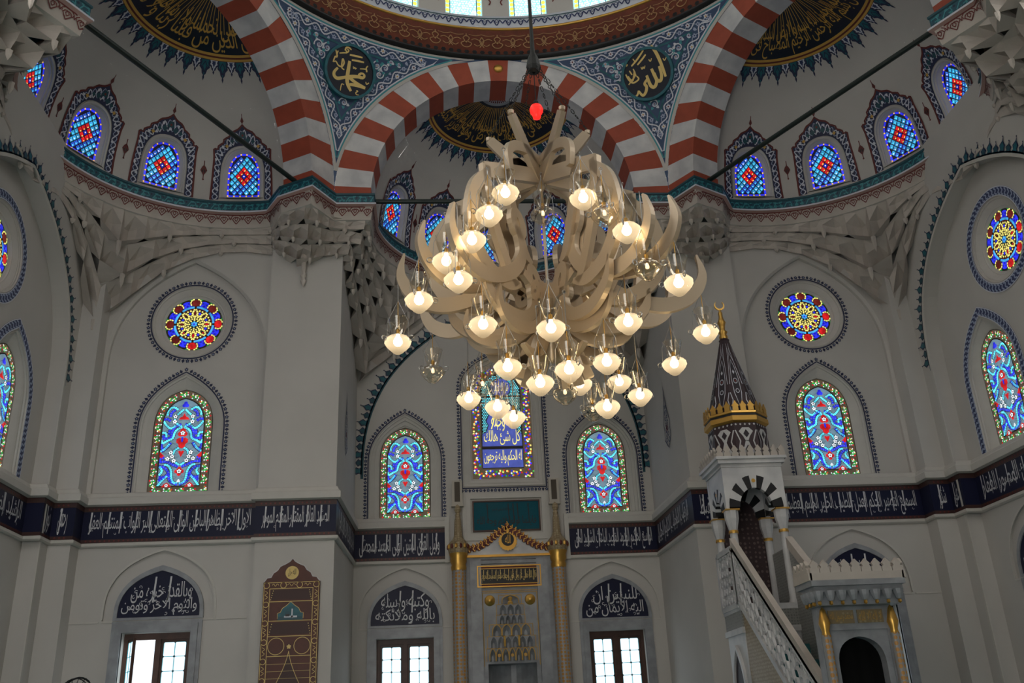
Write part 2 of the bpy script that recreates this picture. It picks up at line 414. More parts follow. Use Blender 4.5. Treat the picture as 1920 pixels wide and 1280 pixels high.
# painted teal cresting that follows the broad arches
def cresting(mb, line, fn, h=.24, step=.155, d=.012):
    pts = resample(line, step=step); n = len(pts)
    mb.ribbon(line, .05, fn, d, 'teal_dark')
    for i in range(1, n-1):
        x, z = pts[i]; tx, tz = pts[i+1][0]-pts[i-1][0], pts[i+1][1]-pts[i-1][1]; l = math.hypot(tx, tz); tx /= l; tz /= l
        nx, nz = tz, -tx
        k = h*(1 if i % 2 else .72)
        q = lambda a, b: (x+tx*a+nx*b, z+tz*a+nz*b)
        w = step*.5
        o = [q(-w, .0), q(-w*.62, k*.22), q(-w*.95, k*.45), q(-w*.45, k*.62), q(-w*.16, k*.72), q(0, k*1.05), q(w*.16, k*.72), q(w*.45, k*.62), q(w*.95, k*.45), q(w*.62, k*.22), q(w, 0)]
        mb.planar(o, [], fn, d, 'navy_paint')
        i2 = [(x+nx*k*.38+(a-x-nx*k*.38)*.66, z+nz*k*.38+(b-z-nz*k*.38)*.66) for a, b in o]
        mb.planar(i2, [], fn, d+.004, 'teal' if i % 2 else 'teal_dark')
        mb.ngon(*q(0, k*.98), .014, 5, fn, d+.004, 'navy_paint')
mb = MB('teal'); cresting(mb, off(arch(2.66, 6.05, 6.3, 9.55, .72, 24), 0)[0:], wq(8.0))
o = mb.build('painted_cresting', WAP); tag(o, kind='stuff')
for sg, w, F, uc in ((-1, WL, wl(-7.05), 2.85), (1, WR, wr(7.05), -2.85)):
    mb = MB('teal'); cresting(mb, off(arch(2.16, 6.9, 7.1, 9.53, .72, 24), uc), F)
    tag(mb.build('painted_cresting', w), kind='stuff')

# ------------------------------------------------------------------ arches of the hexagon
A0 = 5.196
ARCH_AX = {'left': 150, 'front': 90, 'right': 30}
def intr(t): return (2.36*math.cos(t), 2.5*math.sin(t))
def extr(t): return (3.0*math.cos(t), 3.0*math.sin(t))
VMESH = []
for k in range(-12, 13):
    a0, a1 = max(0, 90+7.5*k-3.75), min(180, 90+7.5*k+3.75)
    ts = [rad(a0+(a1-a0)*i/3) for i in range(4)]; g = .0012
    i_ = [intr(t) for t in ts]; e_ = [extr(t) for t in ts]
    m = 'red_stone' if k % 2 == 0 else 'marble'
    mb = MB(m); fnv = lambda x, z, d=0: (x, -d, z)
    mb.prism(i_+e_[::-1], -.6, 0, pf, m, back=True)
    VMESH.append(mb.mesh('voussoir'))
PENDC = ['front', 'left', 'right']
arch_lab = {'front': 'red and white striped arch before the mihrab apse', 'left': 'red and white striped arch of the semi-dome on the prayer-panel side',
            'right': 'red and white striped arch of the semi-dome above the pulpit'}
for nm in ('left', 'front', 'right'):
    ax = rad(ARCH_AX[nm])
    e = empty('trim_arch_'+nm, (A0*math.cos(ax), A0*math.sin(ax), ZC), ax-PI/2, label=arch_lab[nm], cat='arch', kind='structure')
    for me in VMESH: child(me, 'voussoir', e)
# gilt boss on the keystone
mb = MB('gold'); mb.lathe([(0, .05), (.05, .045), (.085, .02), (.09, 0)], 14); o = mb.build('gilt_boss', None, True, (0, A0-.001, ZC+2.78)); o.rotation_euler = (PI/2, 0, 0)
tag(o, 'small round gilt boss on the keystone of the striped mihrab arch', 'boss')

# ------------------------------------------------------------------ cornice path (plan), room on the right-hand side
W = .6336; T = .6
EXC = {'left': (-4.65, 2.83), 'right': (4.65, 2.83)}; EXR = 2.64; APC = (0, 5.65); APR = 2.4
def arcp(c, r, a0, a1, n): return [(c[0]+r*math.cos(rad(a0+(a1-a0)*i/n)), c[1]+r*math.sin(rad(a0+(a1-a0)*i/n))) for i in range(n+1)]
left_half = arcp((-4.65, -2.83), EXR, 282, 138, 20)+[(-6.203, -.849), (-5.683, -.549), (-6.0, 0), (-5.683, .549), (-6.203, .849)]
exl = arcp(EXC['left'], EXR, 222, 78, 36)
pier = [(-3.836, 4.948), (-3.317, 4.648), (-3.0, 5.196), (-2.366, 5.196), (-2.366, 5.796)]
aps = arcp(APC, APR, 174, 6, 36)
mir = lambda l: [(-x, y) for x, y in l][::-1]
PATH = left_half+exl+pier+aps+mir(pier)+mir(exl)+mir(left_half)
def offset_path(path, o):
    out = []; n = len(path)
    for i, p in enumerate(path):
        a = path[max(i-1, 0)]; b = path[min(i+1, n-1)]
        d1 = Vector((p[0]-a[0], p[1]-a[1])); d2 = Vector((b[0]-p[0], b[1]-p[1]))
        if d1.length < 1e-6: d1 = d2
        if d2.length < 1e-6: d2 = d1
        d1.normalize(); d2.normalize()
        n1 = Vector((d1.y, -d1.x)); n2 = Vector((d2.y, -d2.x)); m = (n1+n2)
        if m.length < .2: m = n1
        m.normalize(); k = 1/max(.55, m.dot(n1)); out.append((p[0]+m.x*o*k, p[1]+m.y*o*k))
    return out
def sweep(mb, path, prof, mats):
    rows = [[(x, y, z) for x, y in offset_path(path, o)] for o, z in prof]
    for i in range(len(prof)-1): mb.strip(rows[i], rows[i+1], mats[i])
cor = MB('teal_tile', 'pink_lip', 'moulding', 'plaster_warm')
sweep(cor, PATH, [(-.5, ZC-.002), (.085, ZC-.002), (.085, ZC-.035), (.07, ZC-.05), (.07, ZC-.2), (.11, ZC-.205), (.11, ZC-.235), (.05, ZC-.25), (.015, ZC-.5), (-.06, ZC-.52)],
      ['teal_dark', 'teal_dark', 'teal_dark', 'teal_tile', 'pink_lip', 'white_paint', 'pink_lip', 'plaster_warm', 'moulding'])
CORN = tag(cor.build('trim_cornice'), 'teal tiled cornice with red painted lace running round the hall', 'cornice', **S)
def path_fn(path, o_top, z_top, o_bot, z_bot):
    P0, P1 = offset_path(path, o_top), offset_path(path, o_bot)
    L = [0]
    for a, b in zip(path, path[1:]): L.append(L[-1]+math.dist(a, b))
    def f(s, z, d=0):
        s = min(max(s, 0), L[-1]-1e-6); j = 0; lo, hi = 0, len(L)-2
        while lo < hi:
            mid = (lo+hi)//2
            if L[mid+1] <= s: lo = mid+1
            else: hi = mid
        j = lo; t = (s-L[j])/((L[j+1]-L[j]) or 1); w = (z_top-z)/(z_top-z_bot)
        a = [P0[j][k]+(P0[j+1][k]-P0[j][k])*t for k in (0, 1)]; b = [P1[j][k]+(P1[j+1][k]-P1[j][k])*t for k in (0, 1)]
        dx, dy = path[j+1][0]-path[j][0], path[j+1][1]-path[j][1]; l = math.hypot(dx, dy) or 1
        return (a[0]+(b[0]-a[0])*w+dy/l*d, a[1]+(b[1]-a[1])*w-dx/l*d, z)
    return f, L[-1]
lace_f, LTOT = path_fn(PATH, .05, ZC-.25, .015, ZC-.5)
mb = MB('lace_red'); nl = round(LTOT/.21); st = LTOT/nl; d = .010
for i in range(nl):
    s = (i+.5)*st; z = ZC-.255
    mb.ribbon([(s-st*.5, z-.012), (s+st*.5, z-.012)], .02, lace_f, d, 0)
    # palmette of drawn strokes, with a fork between neighbours
    for k in (-1, 1):
        mb.ribbon([(s+k*.010, z-.045), (s+k*.045, z-.06), (s+k*.062, z-.095), (s+k*.04, z-.125), (s, z-.175)], .016, lace_f, d, 0)
        mb.ribbon([(s, z-.045), (s+k*.026, z-.085), (s, z-.125)], .014, lace_f, d, 0)
        mb.ribbon([(s+k*.05, z-.015), (s+k*st*.42, z-.05), (s+k*st*.5, z-.10)], .014, lace_f, d, 0)
        mb.ribbon([(s+k*.062, z-.095), (s+k*.082, z-.085), (s+k*.078, z-.06)], .012, lace_f, d, 0)
tag(mb.build('painted_lace', CORN), kind='stuff')
# key pattern on the teal face
tile_f, _ = path_fn(PATH, .07, ZC-.05, .07, ZC-.2)
mb = MB('teal_light', 'navy'); nt_ = round(LTOT/.2); st = LTOT/nt_
for i in range(nt_):
    s = (i+.5)*st; z = ZC-.125
    mb.ribbon([(s-.09, z-.045), (s-.04, z+.04), (s+.03, z+.045), (s+.05, z-.01), (s, z-.02)], .017, tile_f, .008, 0)
    mb.ngon(s+.085, z+.03, .02, 4, tile_f, .008, 1); mb.ngon(s-.02, z-.055, .018, 4, tile_f, .008, 1)
tag(mb.build('painted_scrolls', CORN), kind='stuff')

# ------------------------------------------------------------------ muqarnas under the cornice
MUQ = empty('trim_muqarnas', (0, 0, 0), label='cream carved muqarnas vaulting under the cornice', cat='muqarnas', kind='structure')
def ray_walls(c, a, planes):
    dx, dy = math.cos(a), math.sin(a); best = 99
    for ax, v in planes:
        q = (v-c[ax])/((dx, dy)[ax] or 1e-9)
        if 0 < q < best: best = q
    return (c[0]+dx*best, c[1]+dy*best)
def muq_zone(samples, tiers, cell):
    """samples: list of (top xy, bottom xy, bottom z) along the cornice; cells are single carved pieces"""
    n = max(2, round(sum(math.dist(a[0], b[0]) for a, b in zip(samples, samples[1:]))/cell))
    flat = [(a[0][0], a[0][1], a[1][0], a[1][1], a[2]) for a in samples]
    # sample by cornice length
    L = [0]
    for a, b in zip(samples, samples[1:]): L.append(L[-1]+math.dist(a[0], b[0])+.3*math.dist(a[1], b[1]))
    def at(u):
        s = min(max(u, 0), 1)*L[-1]; j = 0
        while j < len(L)-2 and L[j+1] < s: j += 1
        t = (s-L[j])/((L[j+1]-L[j]) or 1); return [x+(y-x)*t for x, y in zip(flat[j], flat[j+1])]
    zt = ZC-.47
    def P(u, w, wz=None):
        q = at(u); wz = w if wz is None else wz
        e = w**1.15
        return Vector((q[0]+(q[2]-q[0])*e, q[1]+(q[3]-q[1])*e, zt+(q[4]-zt)*wz))
    for k in range(tiers):
        w0, w1 = k/tiers, (k+1)/tiers; sh = .5 if k % 2 else 0
        for i in range(n+(1 if sh else 0)):
            u0, u1 = (i-sh)/n, (i+1-sh)/n; u0, u1 = max(u0, 0), min(u1, 1)
            if u1-u0 < 1e-4: continue
            um = (u0+u1)/2; wm = (w0+w1)/2
            a, b, c = P(u0, w0), P(u1, w0), P(um, w0)
            hgt = abs(a.z-P(u0, w1).z); wid = (b-a).length
            if hgt < .02: continue
            ad, bd = P(u0, w0+(w1-w0)*.25, w1), P(u1, w0+(w1-w0)*.25, w1)
            cd = P(um, w1+.35*(w1-w0), w1); cm = P(um, w1+.12*(w1-w0), wm)
            am, bm = P(u0, w0+(w1-w0)*.1, wm), P(u1, w0+(w1-w0)*.1, wm)
            q0, q1 = P((u0+um)/2, w0+.75*(w1-w0), wm), P((u1+um)/2, w0+.75*(w1-w0), wm)
            q0d, q1d = P((u0+um)/2, w1, w1), P((u1+um)/2, w1, w1)
            top = P(um, w0+.2*(w1-w0), w0+.12*(w1-w0))
            mb = MB('plaster_warm')
            vs = [a, b, am, bm, ad, bd, q0, q1, q0d, q1d, cm, cd, top]
            mb.add(vs, [(0, 12, 6, 2), (12, 1, 3, 7), (12, 10, 6), (12, 7, 10), (2, 6, 8, 4), (7, 3, 5, 9), (6, 10, 11, 8), (10, 7, 9, 11), (0, 1, 12), (4, 8, 11, 9, 5)])
            # small pendant drop under every second boundary
            if (i+k) % 2 == 0 and k < tiers-0 and hgt > .1:
                r = min(.045, wid*.13); p = ad
                ring = [p+Vector((r*math.cos(t), r*math.sin(t), 0)) for t in [2*PI*j/6 for j in range(6)]]
                r2 = [p+Vector((r*.8*math.cos(t), r*.8*math.sin(t), -hgt*.28)) for t in [2*PI*j/6 for j in range(6)]]
                mb.strip(ring, r2, 0, True); mb.add(r2+[p+Vector((0, 0, -hgt*.5))], [(j, (j+1) % 6, 6) for j in range(6)])
            mb.build('muqarnas_cell', MUQ)
def zones(sg):
    m = lambda p: (sg*p[0]*-1, p[1]) if sg > 0 else p
    pl = [(0, -7.04), (1, 5.59)]
    smp = []
    for a in range(222, 77, -6):
        c = EXC['left']; tp = (c[0]+EXR*math.cos(rad(a)), c[1]+EXR*math.sin(rad(a))); bp = ray_walls(c, rad(a), pl)
        g = max(0, math.dist(tp, bp)); smp.append((m(tp), m(bp), ZC-.80-1.55*min(1, g/.95)**1.3))
    muq_zone(smp, 3, .42)
    p2 = [((-4.1, 5.41), (-4.14, 5.6), ZC-.8), ((-3.836, 4.948), (-3.98, 5.5), ZC-1.0), ((-3.317, 4.648), (-3.62, 5.49), ZC-1.25), ((-3.0, 5.196), (-3.1, 5.49), ZC-1.05),
          ((-2.366, 5.196), (-2.84, 5.5), ZC-1.05), ((-2.366, 5.796), (-2.83, 5.8), ZC-1.2)]
    muq_zone([(m(a), m(b), z) for a, b, z in p2], 3, .34)
zones(-1); zones(1)
for sg in (-1, 1):
    m = lambda q: (q[0]*-sg, q[1])
    muq_zone([(m(a), m(b), z) for a, b, z in (((-6.203, .849), (-7.03, 1.1), ZC-.9), ((-5.683, .549), (-6.95, .55), ZC-1.3), ((-6.0, 0), (-6.95, 0), ZC-1.35), ((-5.683, -.549), (-6.95, -.55), ZC-1.3), ((-6.203, -.849), (-7.03, -1.1), ZC-.9))], 3, .4)
# soffit behind the cornice and unseen rear ceiling, added to keep light out
mb = MB('plaster'); mb.planar([(-7.7, -5.42)]+PATH+[(7.7, -5.42), (7.7, 8.3), (-7.7, 8.3)], [], lambda x, y, d=0: (x, y, ZC-.01), 0, 0)
mb.quad((-7.7, -5.42, ZC-.01), (7.7, -5.42, ZC-.01), (7.7, -12, ZC-.01), (-7.7, -12, ZC-.01))
HX = [(6, 0), (3, -5.196), (-3, -5.196), (-6, 0)]
for a, b in zip(HX, HX[1:]): mb.quad((a[0], a[1], ZC-.02), (b[0], b[1], ZC-.02), (b[0], b[1], ZC+3.1), (a[0], a[1], ZC+3.1))
mb.planar([(7.0, 3.3), (6, 0), (3, -5.196), (-3, -5.196), (-6, 0), (-7.0, 3.3), (-3.2, 7), (3.2, 7)], [circ(5.25, n=60)], lambda x, y, d=0: (x, y, ZC+3.05), 0, 0)
tag(mb.build('ceiling'), 'plain white unseen ceiling over the rear of the hall, added to shut out light', 'ceiling', **S)
smp = []
for a in range(176, 3, -6):
    tp = (APC[0]+APR*math.cos(rad(a)), APC[1]+APR*math.sin(rad(a))); bp = ray_walls(APC, rad(a), [(0, -2.81), (0, 2.81), (1, 7.99)])
    g = math.dist(tp, bp); smp.append((tp, bp, ZC-.75-1.75*min(1, g/1.2)))
muq_zone(smp, 4, .42)
# long pendants at the pier corners
for sg in (-1, 1):
    mb = MB('plaster_warm')
    mb.lathe([(.0, -.62), (.035, -.55), (.05, -.5), (.03, -.46), (.055, -.4), (.035, -.34), (.05, -.12), (.075, -.08), (.06, 0), (.09, .05), (.11, .5)], 8)
    o = mb.build('pendant', MUQ, False, (sg*3.5, 5.43, ZC-1.05))

# ------------------------------------------------------------------ semi-domes
def semi(nm, c, r, rz, axis):
    c3 = Vector((c[0], c[1], ZC)); ax = rad(axis)
    def fn(x, z, d=0):                                   # x: metres along the springing, z: metres up the curve
        # seen from inside, x to the right means falling azimuth
        a = ax-x/r; e = z/r
        return (c3.x+(r-d)*math.cos(e)*math.cos(a), c3.y+(r-d)*math.cos(e)*math.sin(a), c3.z+(rz-d)*math.sin(e))
    return fn
SW = {}                                                  # semidome name -> (object, fn, r, window az offsets)
REV = arch(.385, .10, .55, 1.08, 1.0, 8)
def rect_like(line, x0, x1, z0, z1, cz):
    """project an outline radially on a rectangle so that both have the same number of points"""
    out = []
    for x, z in line:
        dx, dz = x, z-cz; k = 1e9
        if dx > 1e-9: k = min(k, x1/dx)
        if dx < -1e-9: k = min(k, x0/dx)
        if dz > 1e-9: k = min(k, (z1-cz)/dz)
        if dz < -1e-9: k = min(k, (z0-cz)/dz)
        out.append((dx*k, cz+dz*k))
    return out
for nm, c, r, rz, axis in (('left', EXC['left'], EXR, EXR, 150), ('apse', APC, APR, 2.56, 90), ('right', EXC['right'], EXR, EXR, 30)):
    fn = semi(nm, c, r, rz, axis); mb = MB('plaster')
    bay = rad(30)*r; z1 = 1.75
    line = REV+[(x, .10) for x in (-.2, 0, .2)]
    for k in range(-2, 3):
        x0 = k*bay
        box_ = rect_like(line, -bay/2, bay/2, -.05, z1, .55)
        # make sure the corners of the bay are hit
        for cx, cz in ((bay/2, z1), (-bay/2, z1), (-bay/2, -.05), (bay/2, -.05)):
            j = min(range(len(box_)), key=lambda i: math.dist(box_[i], (cx, cz))); box_[j] = (cx, cz)
        M = 5
        rows = [[fn(x0+a[0]+(b[0]-a[0])*t/M, a[1]+(b[1]-a[1])*t/M, 0) for a, b in zip(line, box_)] for t in range(M+1)]
        for p, q in zip(rows, rows[1:]): mb.strip(p, q, 0, True)
    for s in (-1, 1):
        mb.grid(lambda u, v: fn(u, v), [s*(2.5*bay+i*.0374*r) for i in range(8)], [-.05+(z1+.05)*i/6 for i in range(7)])
    us = [-3*bay+6*bay*i/60 for i in range(61)]
    mb.grid(lambda u, v: fn(u, v), us, [z1+(r*PI/2-z1)*i/14 for i in range(15)])
    o = mb.build('ceiling_semidome_'+nm, None, True)
    tag(o, {'left': 'white painted semi-dome on the prayer-panel side of the mihrab arch', 'apse': 'white painted semi-dome over the mihrab apse', 'right': 'white painted semi-dome above the pulpit corner'}[nm], 'ceiling', **S)
    SW[nm] = (o, fn, r, bay)
# painted roundels with radial gold script
RT = {'left': 'وعلى الذين من قبلنا ربنا ولا تحملنا على الذين', 'apse': 'يسبح له ما فى السموات والارض وهو العزيز الحكيم', 'right': 'نور السموات والارض بسم الله الرحمن الرحيم المصباح فى زجاجة'}
for nm, (o, fn, r, bay) in SW.items():
    el = lambda a: rad(a)*r
    half = rad(91)*r; n = 72
    mb = MB('black_blue', 'gold_paint', 'maroon', 'marble_grey', 'teal', 'navy_paint', 'teal_dark', 'white_paint')
    xs = [-half+2*half*i/n for i in range(n+1)]
    for e0, e1, m, d in ((57.5, 82, 'black_blue', .015), (57.2, 58.2, 'gold_paint', .02), (55.6, 56.5, 'gold_paint', .02), (55.4, 57.4, 'maroon', .014), (82, 83.5, 'marble_grey', .03), (83.5, 90, 'maroon', .02)):
        mb.grid(lambda u, v: fn(u, v, d), xs, [el(e0+(e1-e0)*i/5) for i in range(6)], m)
    # script: laid round the rim, letters upright towards the crown
    f2 = lambda x, z, d=0: fn(x, z, d)
    put_text(mb, RT[nm], -half*.93, half*.93, el(58.6), el(68), f2, .024, 'gold_paint')
    t2 = ' '.join(RT[nm].split()[::-1])
    put_text(mb, t2, -half*.9, half*.95, el(63), el(73.5), f2, .024, 'gold_paint')
    for i in range(44):
        x = -half*.93+2*half*.93*i/43+random.uniform(-.03, .03)
        mb.ribbon([(x, el(66)), (x+random.uniform(-.05, .05), el(73)), (x, el(80.5))], [.028, .03, .02*3.2], f2, .022, 'gold_paint')
    for i in range(40):
        x = -half+2*half*i/39
        mb.flower(x, el(85.5), .11, 4, f2, .028, 'white_paint', 'maroon') if i % 2 else None
    # fringe of palmettes
    nf = 34; w = half/nf
    for i in range(nf):
        x = -half+(2*i+1)*w; big = i % 2 == 0; e2 = 47.2 if big else 50.0
        z0, z1 = el(55.5), el(e2); H = z0-z1
        q = lambda a, b: (x+a*w*1.25, z0-b*H)
        o_ = [q(-1, 0), q(-.75, .2), q(-.95, .38), q(-.5, .5), q(-.35, .68), q(-.1, .76), q(-.16, .86), q(0, 1.02), q(.16, .86), q(.1, .76), q(.35, .68), q(.5, .5), q(.95, .38), q(.75, .2), q(1, 0)]
        mb.planar(o_, [], f2, .012 if big else .009, 'navy_paint')
        i_ = [(x+(a-x)*.72, z0-.02*H+(b-z0)*.74) for a, b in o_]
        mb.planar(i_, [], f2, .017 if big else .014, 'teal' if big else 'white_paint')
        if not big: mb.planar([(x+(a-x)*.36, z0-.06*H+(b-z0)*.5) for a, b in o_], [], f2, .019, 'indigo')
        else:
            for s in (-1, 1): mb.ribbon([(x, z0-.1*H), (x+s*w*.5, z0-.3*H), (x, z0-.62*H)], .022, f2, .021, 'navy_paint')
    tag(mb.build('painted_roundel', o), kind='stuff')

# ------------------------------------------------------------------ pendentives
def pend_fn(az):
    c = rad(az); th0 = math.asin(2.34/6)
    n0 = Vector((math.cos(th0)*math.cos(c), math.cos(th0)*math.sin(c), math.sin(th0)))
    right = Vector((math.sin(c), -math.cos(c), 0)); up = right.cross(-n0) if False else n0.cross(right)
    if up.z < 0: up = -up
    def fn(x, z, d=0):
        v = (n0*6+right*x+up*z).normalized()*(6-d); return (v.x, v.y, v.z+ZC)
    def inv(p):
        v = Vector((p[0], p[1], p[2]-ZC)).normalized(); k = 6/v.dot(n0); v = v*k; return (v.dot(right), v.dot(up))
    return fn, inv
def pend_edges(az, inv, n=24):
    """outline in the local tangent plane: two arch edges and the ring edge"""
    L = []; Rr = []; Tp = []
    for i in range(n+1):
        z = 3.0*i/n; rho = math.sqrt(36-z*z); h = 30-math.degrees(math.acos(min(1, 5.196/rho)))
        for lst, s in ((L, 1), (Rr, -1)):
            a = rad(az+s*h); lst.append(inv((rho*math.cos(a), rho*math.sin(a), ZC+z)))
    for i in range(n+1):
        a = rad(az+30-60*i/n); Tp.append(inv((5.196*math.cos(a), 5.196*math.sin(a), ZC+3.0)))
    return L, Rr, Tp
def inside(p, poly):
    x, y = p; c = False; j = len(poly)-1
    for i in range(len(poly)):
        xi, yi = poly[i]; xj, yj = poly[j]
        if (yi > y) != (yj > y) and x < (xj-xi)*(y-yi)/(yj-yi)+xi: c = not c
        j = i
    return c
def edge_dist(p, poly):
    b = 9
    for i in range(len(poly)):
        a, c = poly[i-1], poly[i]; dx, dy = c[0]-a[0], c[1]-a[1]; l = dx*dx+dy*dy or 1e-9
        t = max(0, min(1, ((p[0]-a[0])*dx+(p[1]-a[1])*dy)/l)); b = min(b, math.hypot(p[0]-a[0]-dx*t, p[1]-a[1]-dy*t))
    return b
def inset(poly, k):
    out = []; n = len(poly)
    area = sum(poly[i-1][0]*poly[i][1]-poly[i][0]*poly[i-1][1] for i in range(n)); s = 1 if area > 0 else -1
    for i in range(n):
        a, p, b = poly[i-1], poly[i], poly[(i+1) % n]
        d1 = Vector((p[0]-a[0], p[1]-a[1])); d2 = Vector((b[0]-p[0], b[1]-p[1]))
        if d1.length < 1e-6 or d2.length < 1e-6: continue
        d1.normalize(); d2.normalize(); n1 = Vector((-d1.y, d1.x))*s; n2 = Vector((-d2.y, d2.x))*s; m = n1+n2
        if m.length < .1: continue
        m.normalize(); q = (p[0]+m.x*k/max(.35, m.dot(n1)), p[1]+m.y*k/max(.35, m.dot(n1)))
        if inside(q, poly) and edge_dist(q, poly) > k*.8: out.append(q)
    return out
def spiral(cx, cz, r, a0, turns, dr, n=26):
    return [(cx+r*(1-.82*i/n)*math.cos(a0+dr*turns*2*PI*i/n), cz+r*(1-.82*i/n)*math.sin(a0+dr*turns*2*PI*i/n)) for i in range(n+1)]
def pendentive(nm, az, script):
    fn, inv = pend_fn(az)
    mb = MB('pend_blue')
    for j in range(24):
        zz = [3.0*j/24, 3.0*(j+1)/24]; rows = []
        for z in zz:
            rho = math.sqrt(36-z*z); h = 30-math.degrees(math.acos(min(1, 5.196/rho)))
            rows.append([(rho*math.cos(rad(az+h*(1-i/12))), rho*math.sin(rad(az+h*(1-i/12))), ZC+z) for i in range(25)])
        mb.strip(rows[0], rows[1], 0)
    o = mb.build('ceiling_pendentive_'+nm, None, True)
    tag(o, 'blue tiled pendentive with white scrollwork '+('beside the prayer-panel pier' if nm == 'left' else 'on the pulpit side'), 'pendentive', **S)
    L, Rr, Tp = pend_edges(az, inv)
    outline = L[::-1][0:-1]+Rr+Tp[::-1][1:-1]
    outline = [p for i, p in enumerate(outline) if math.dist(p, outline[i-1]) > 1e-3]
    mb = MB('white_paint', 'teal', 'teal_dark', 'indigo', 'pale_blue', 'gold_paint', 'lace_red', 'navy_paint', 'plaster')
    rb = lambda k, w, m, d: mb.ribbon(inset(outline, k), w, fn, d, m, True)
    rb(.03, .06, 'plaster', .012); rb(.072, .026, 'teal_light', .014); rb(.10, .026, 'white_paint', .012)
    rb(.31, .035, 'teal', .012)
    # vine with flowers in the outer border
    mid = inset(outline, .205); pts = resample(mid, step=.048, closed=True); n = len(pts)
    vine = []
    for i in range(n):
        a, b = pts[i-1], pts[(i+1) % n]; tx, tz = b[0]-a[0], b[1]-a[1]; l = math.hypot(tx, tz) or 1
        k = .058*math.sin(2*PI*i/8); vine.append((pts[i][0]-tz/l*k, pts[i][1]+tx/l*k))
        if i % 8 == 2: mb.flower(pts[i][0]+tz/l*.03, pts[i][1]-tx/l*.03,   .050, 6, fn, .02, 'white_paint', 'gold_paint' if i % 16 == 2 else 'lace_red')
        if i % 8 == 6: mb.flower(pts[i][0]-tz/l*.03, pts[i][1]+tx/l*.03, .044, 5, fn, .02, 'pale_blue', 'indigo')
        if i % 4 == 0: mb.flower(pts[i][0]+(.08 if (i//4) % 2 else -.08)*tz/l, pts[i][1]-(.08 if (i//4) % 2 else -.08)*tx/l, .03, 3, fn, .018, 'pale_blue')
    mb.ribbon(vine, .024, fn, .016, 'white_paint', True)
    v2 = []
    for i in range(n):
        a, b = pts[i-1], pts[(i+1) % n]; tx, tz = b[0]-a[0], b[1]-a[1]; l = math.hypot(tx, tz) or 1; k = -.05*math.sin(2*PI*i/8+.6); v2.append((pts[i][0]-tz/l*k, pts[i][1]+tx/l*k))
    mb.ribbon(v2, .013, fn, .015, 'pale_blue', True)
    # scrolls in the field
    inner = outline; step = .165; k = 0
    for j in range(-12, 13):
        for i in range(-12, 13):
            x, z = (i+(.5 if j % 2 else 0))*step, j*step*.87
            if not inside((x, z), inner): continue
            e = edge_dist((x, z), inner)-.335
            if e < .0 or math.hypot(x, z) < .545: continue
            r = min(.095, e+.04, math.hypot(x, z)-.485); k += 1
            if r < .03: continue
            a0 = random.uniform(0, 6.28); dr = 1 if (i+j) % 2 else -1
            mb.ribbon(spiral(x, z, r, a0, 1.15, dr), .022, fn, .016, 'white_paint')
            mb.flower(x, z, .038, 5, fn, .02, 'pale_blue', 'lace_red' if k % 3 else 'gold_paint')
            for q in range(5):
                a = a0+dr*q*1.25; rr = r*1.02
                px, pz = x+rr*math.cos(a), z+rr*math.sin(a)
                if inside((px, pz), inner) and edge_dist((px, pz), inner) > .345 and math.hypot(px, pz) > .53: mb.flower(px, pz, .032, 3, fn, .018, 'white_paint' if q % 2 else 'teal_light', a0=a)
    tag(mb.build('painted_arabesque', o), kind='stuff')
    # round medallion
    e = empty('calligraphy_medallion', (0, 0, 0), label='round navy medallion with gold script '+('reading Muhammad, beside the arch on the prayer-panel side' if nm == 'left' else 'reading Allah, beside the arch on the pulpit side'), cat='medallion', group='pendentive medallions')
    mb = MB('black_blue', 'teal')
    R_ = .455
    mb.add([fn(0, 0, .06)]+[fn(R_*math.cos(t), R_*math.sin(t), .06) for t in [2*PI*i/48 for i in range(48)]], [(0, 1+i, 1+(i+1) % 48) for i in range(48)], 'black_blue')
    mb.build('disc', e)
    mb = MB('teal'); ci = circ(.478, n=48); mb.ribbon(ci, .05, fn, .085, 'teal', True, d0=.0); mb.build('rim', e)
    mb = MB('gold_pale')
    g = lambda px, py: ((px-578)/395*R_, (622-py)/395*R_)        # from a drawing square 1200 wide
    def stroke(pts, w): 
        q = smooth([g(*p) for p in pts], 5); n = len(q)
        ww = [1.3*w*R_/395*(.55+.45*math.sin(PI*min(1, .15+i/n*.8))) for i in range(n)]
        mb.ribbon(q, ww, fn, .07, 0)
    if script == 'm':
        stroke([(775, 580), (735, 625), (760, 660), (815, 640), (820, 600), (775, 580)], 34)
        stroke([(815, 650), (720, 660), (620, 690), (590, 715), (700, 760), (875, 795)], 44)
        stroke([(875, 800), (740, 800), (640, 815), (600, 835)], 40)
        stroke([(540, 460), (545, 600), (555, 760), (590, 850), (650, 920)], 48)
        stroke([(560, 710), (470, 760), (390, 795), (335, 770), (325, 710), (370, 630)], 42)
        stroke([(520, 368), (620, 352), (735, 340)], 24); stroke([(570, 435), (680, 415), (775, 405)], 24)
        stroke([(430, 330), (440, 280), (490, 265), (530, 285)], 22); stroke([(440, 320), (470, 345), (490, 310), (460, 295)], 18)
        stroke([(350, 400), (420, 370), (470, 355)], 16)
        stroke([(480, 625), (430, 600), (420, 470), (455, 520), (430, 590), (370, 590), (320, 545), (290, 560)], 20)
        stroke([(275, 570), (290, 480), (320, 470), (300, 410), (275, 365)], 20); stroke([(320, 370), (310, 430), (330, 450)], 18)
        stroke([(615, 520), (625, 555), (645, 530), (655, 555), (675, 530)], 12)
        stroke([(850, 440), (830, 480), (850, 540), (830, 500), (730, 525)], 18)
        stroke([(865, 695), (885, 730), (920, 695)], 14)
        stroke([(475, 970), (478, 870), (500, 855), (520, 862)], 14); stroke([(735, 885), (765, 885), (735, 920), (750, 945), (790, 940)], 13)
    else:
        stroke([(735, 200), (790, 330), (830, 520), (860, 760)], 42)
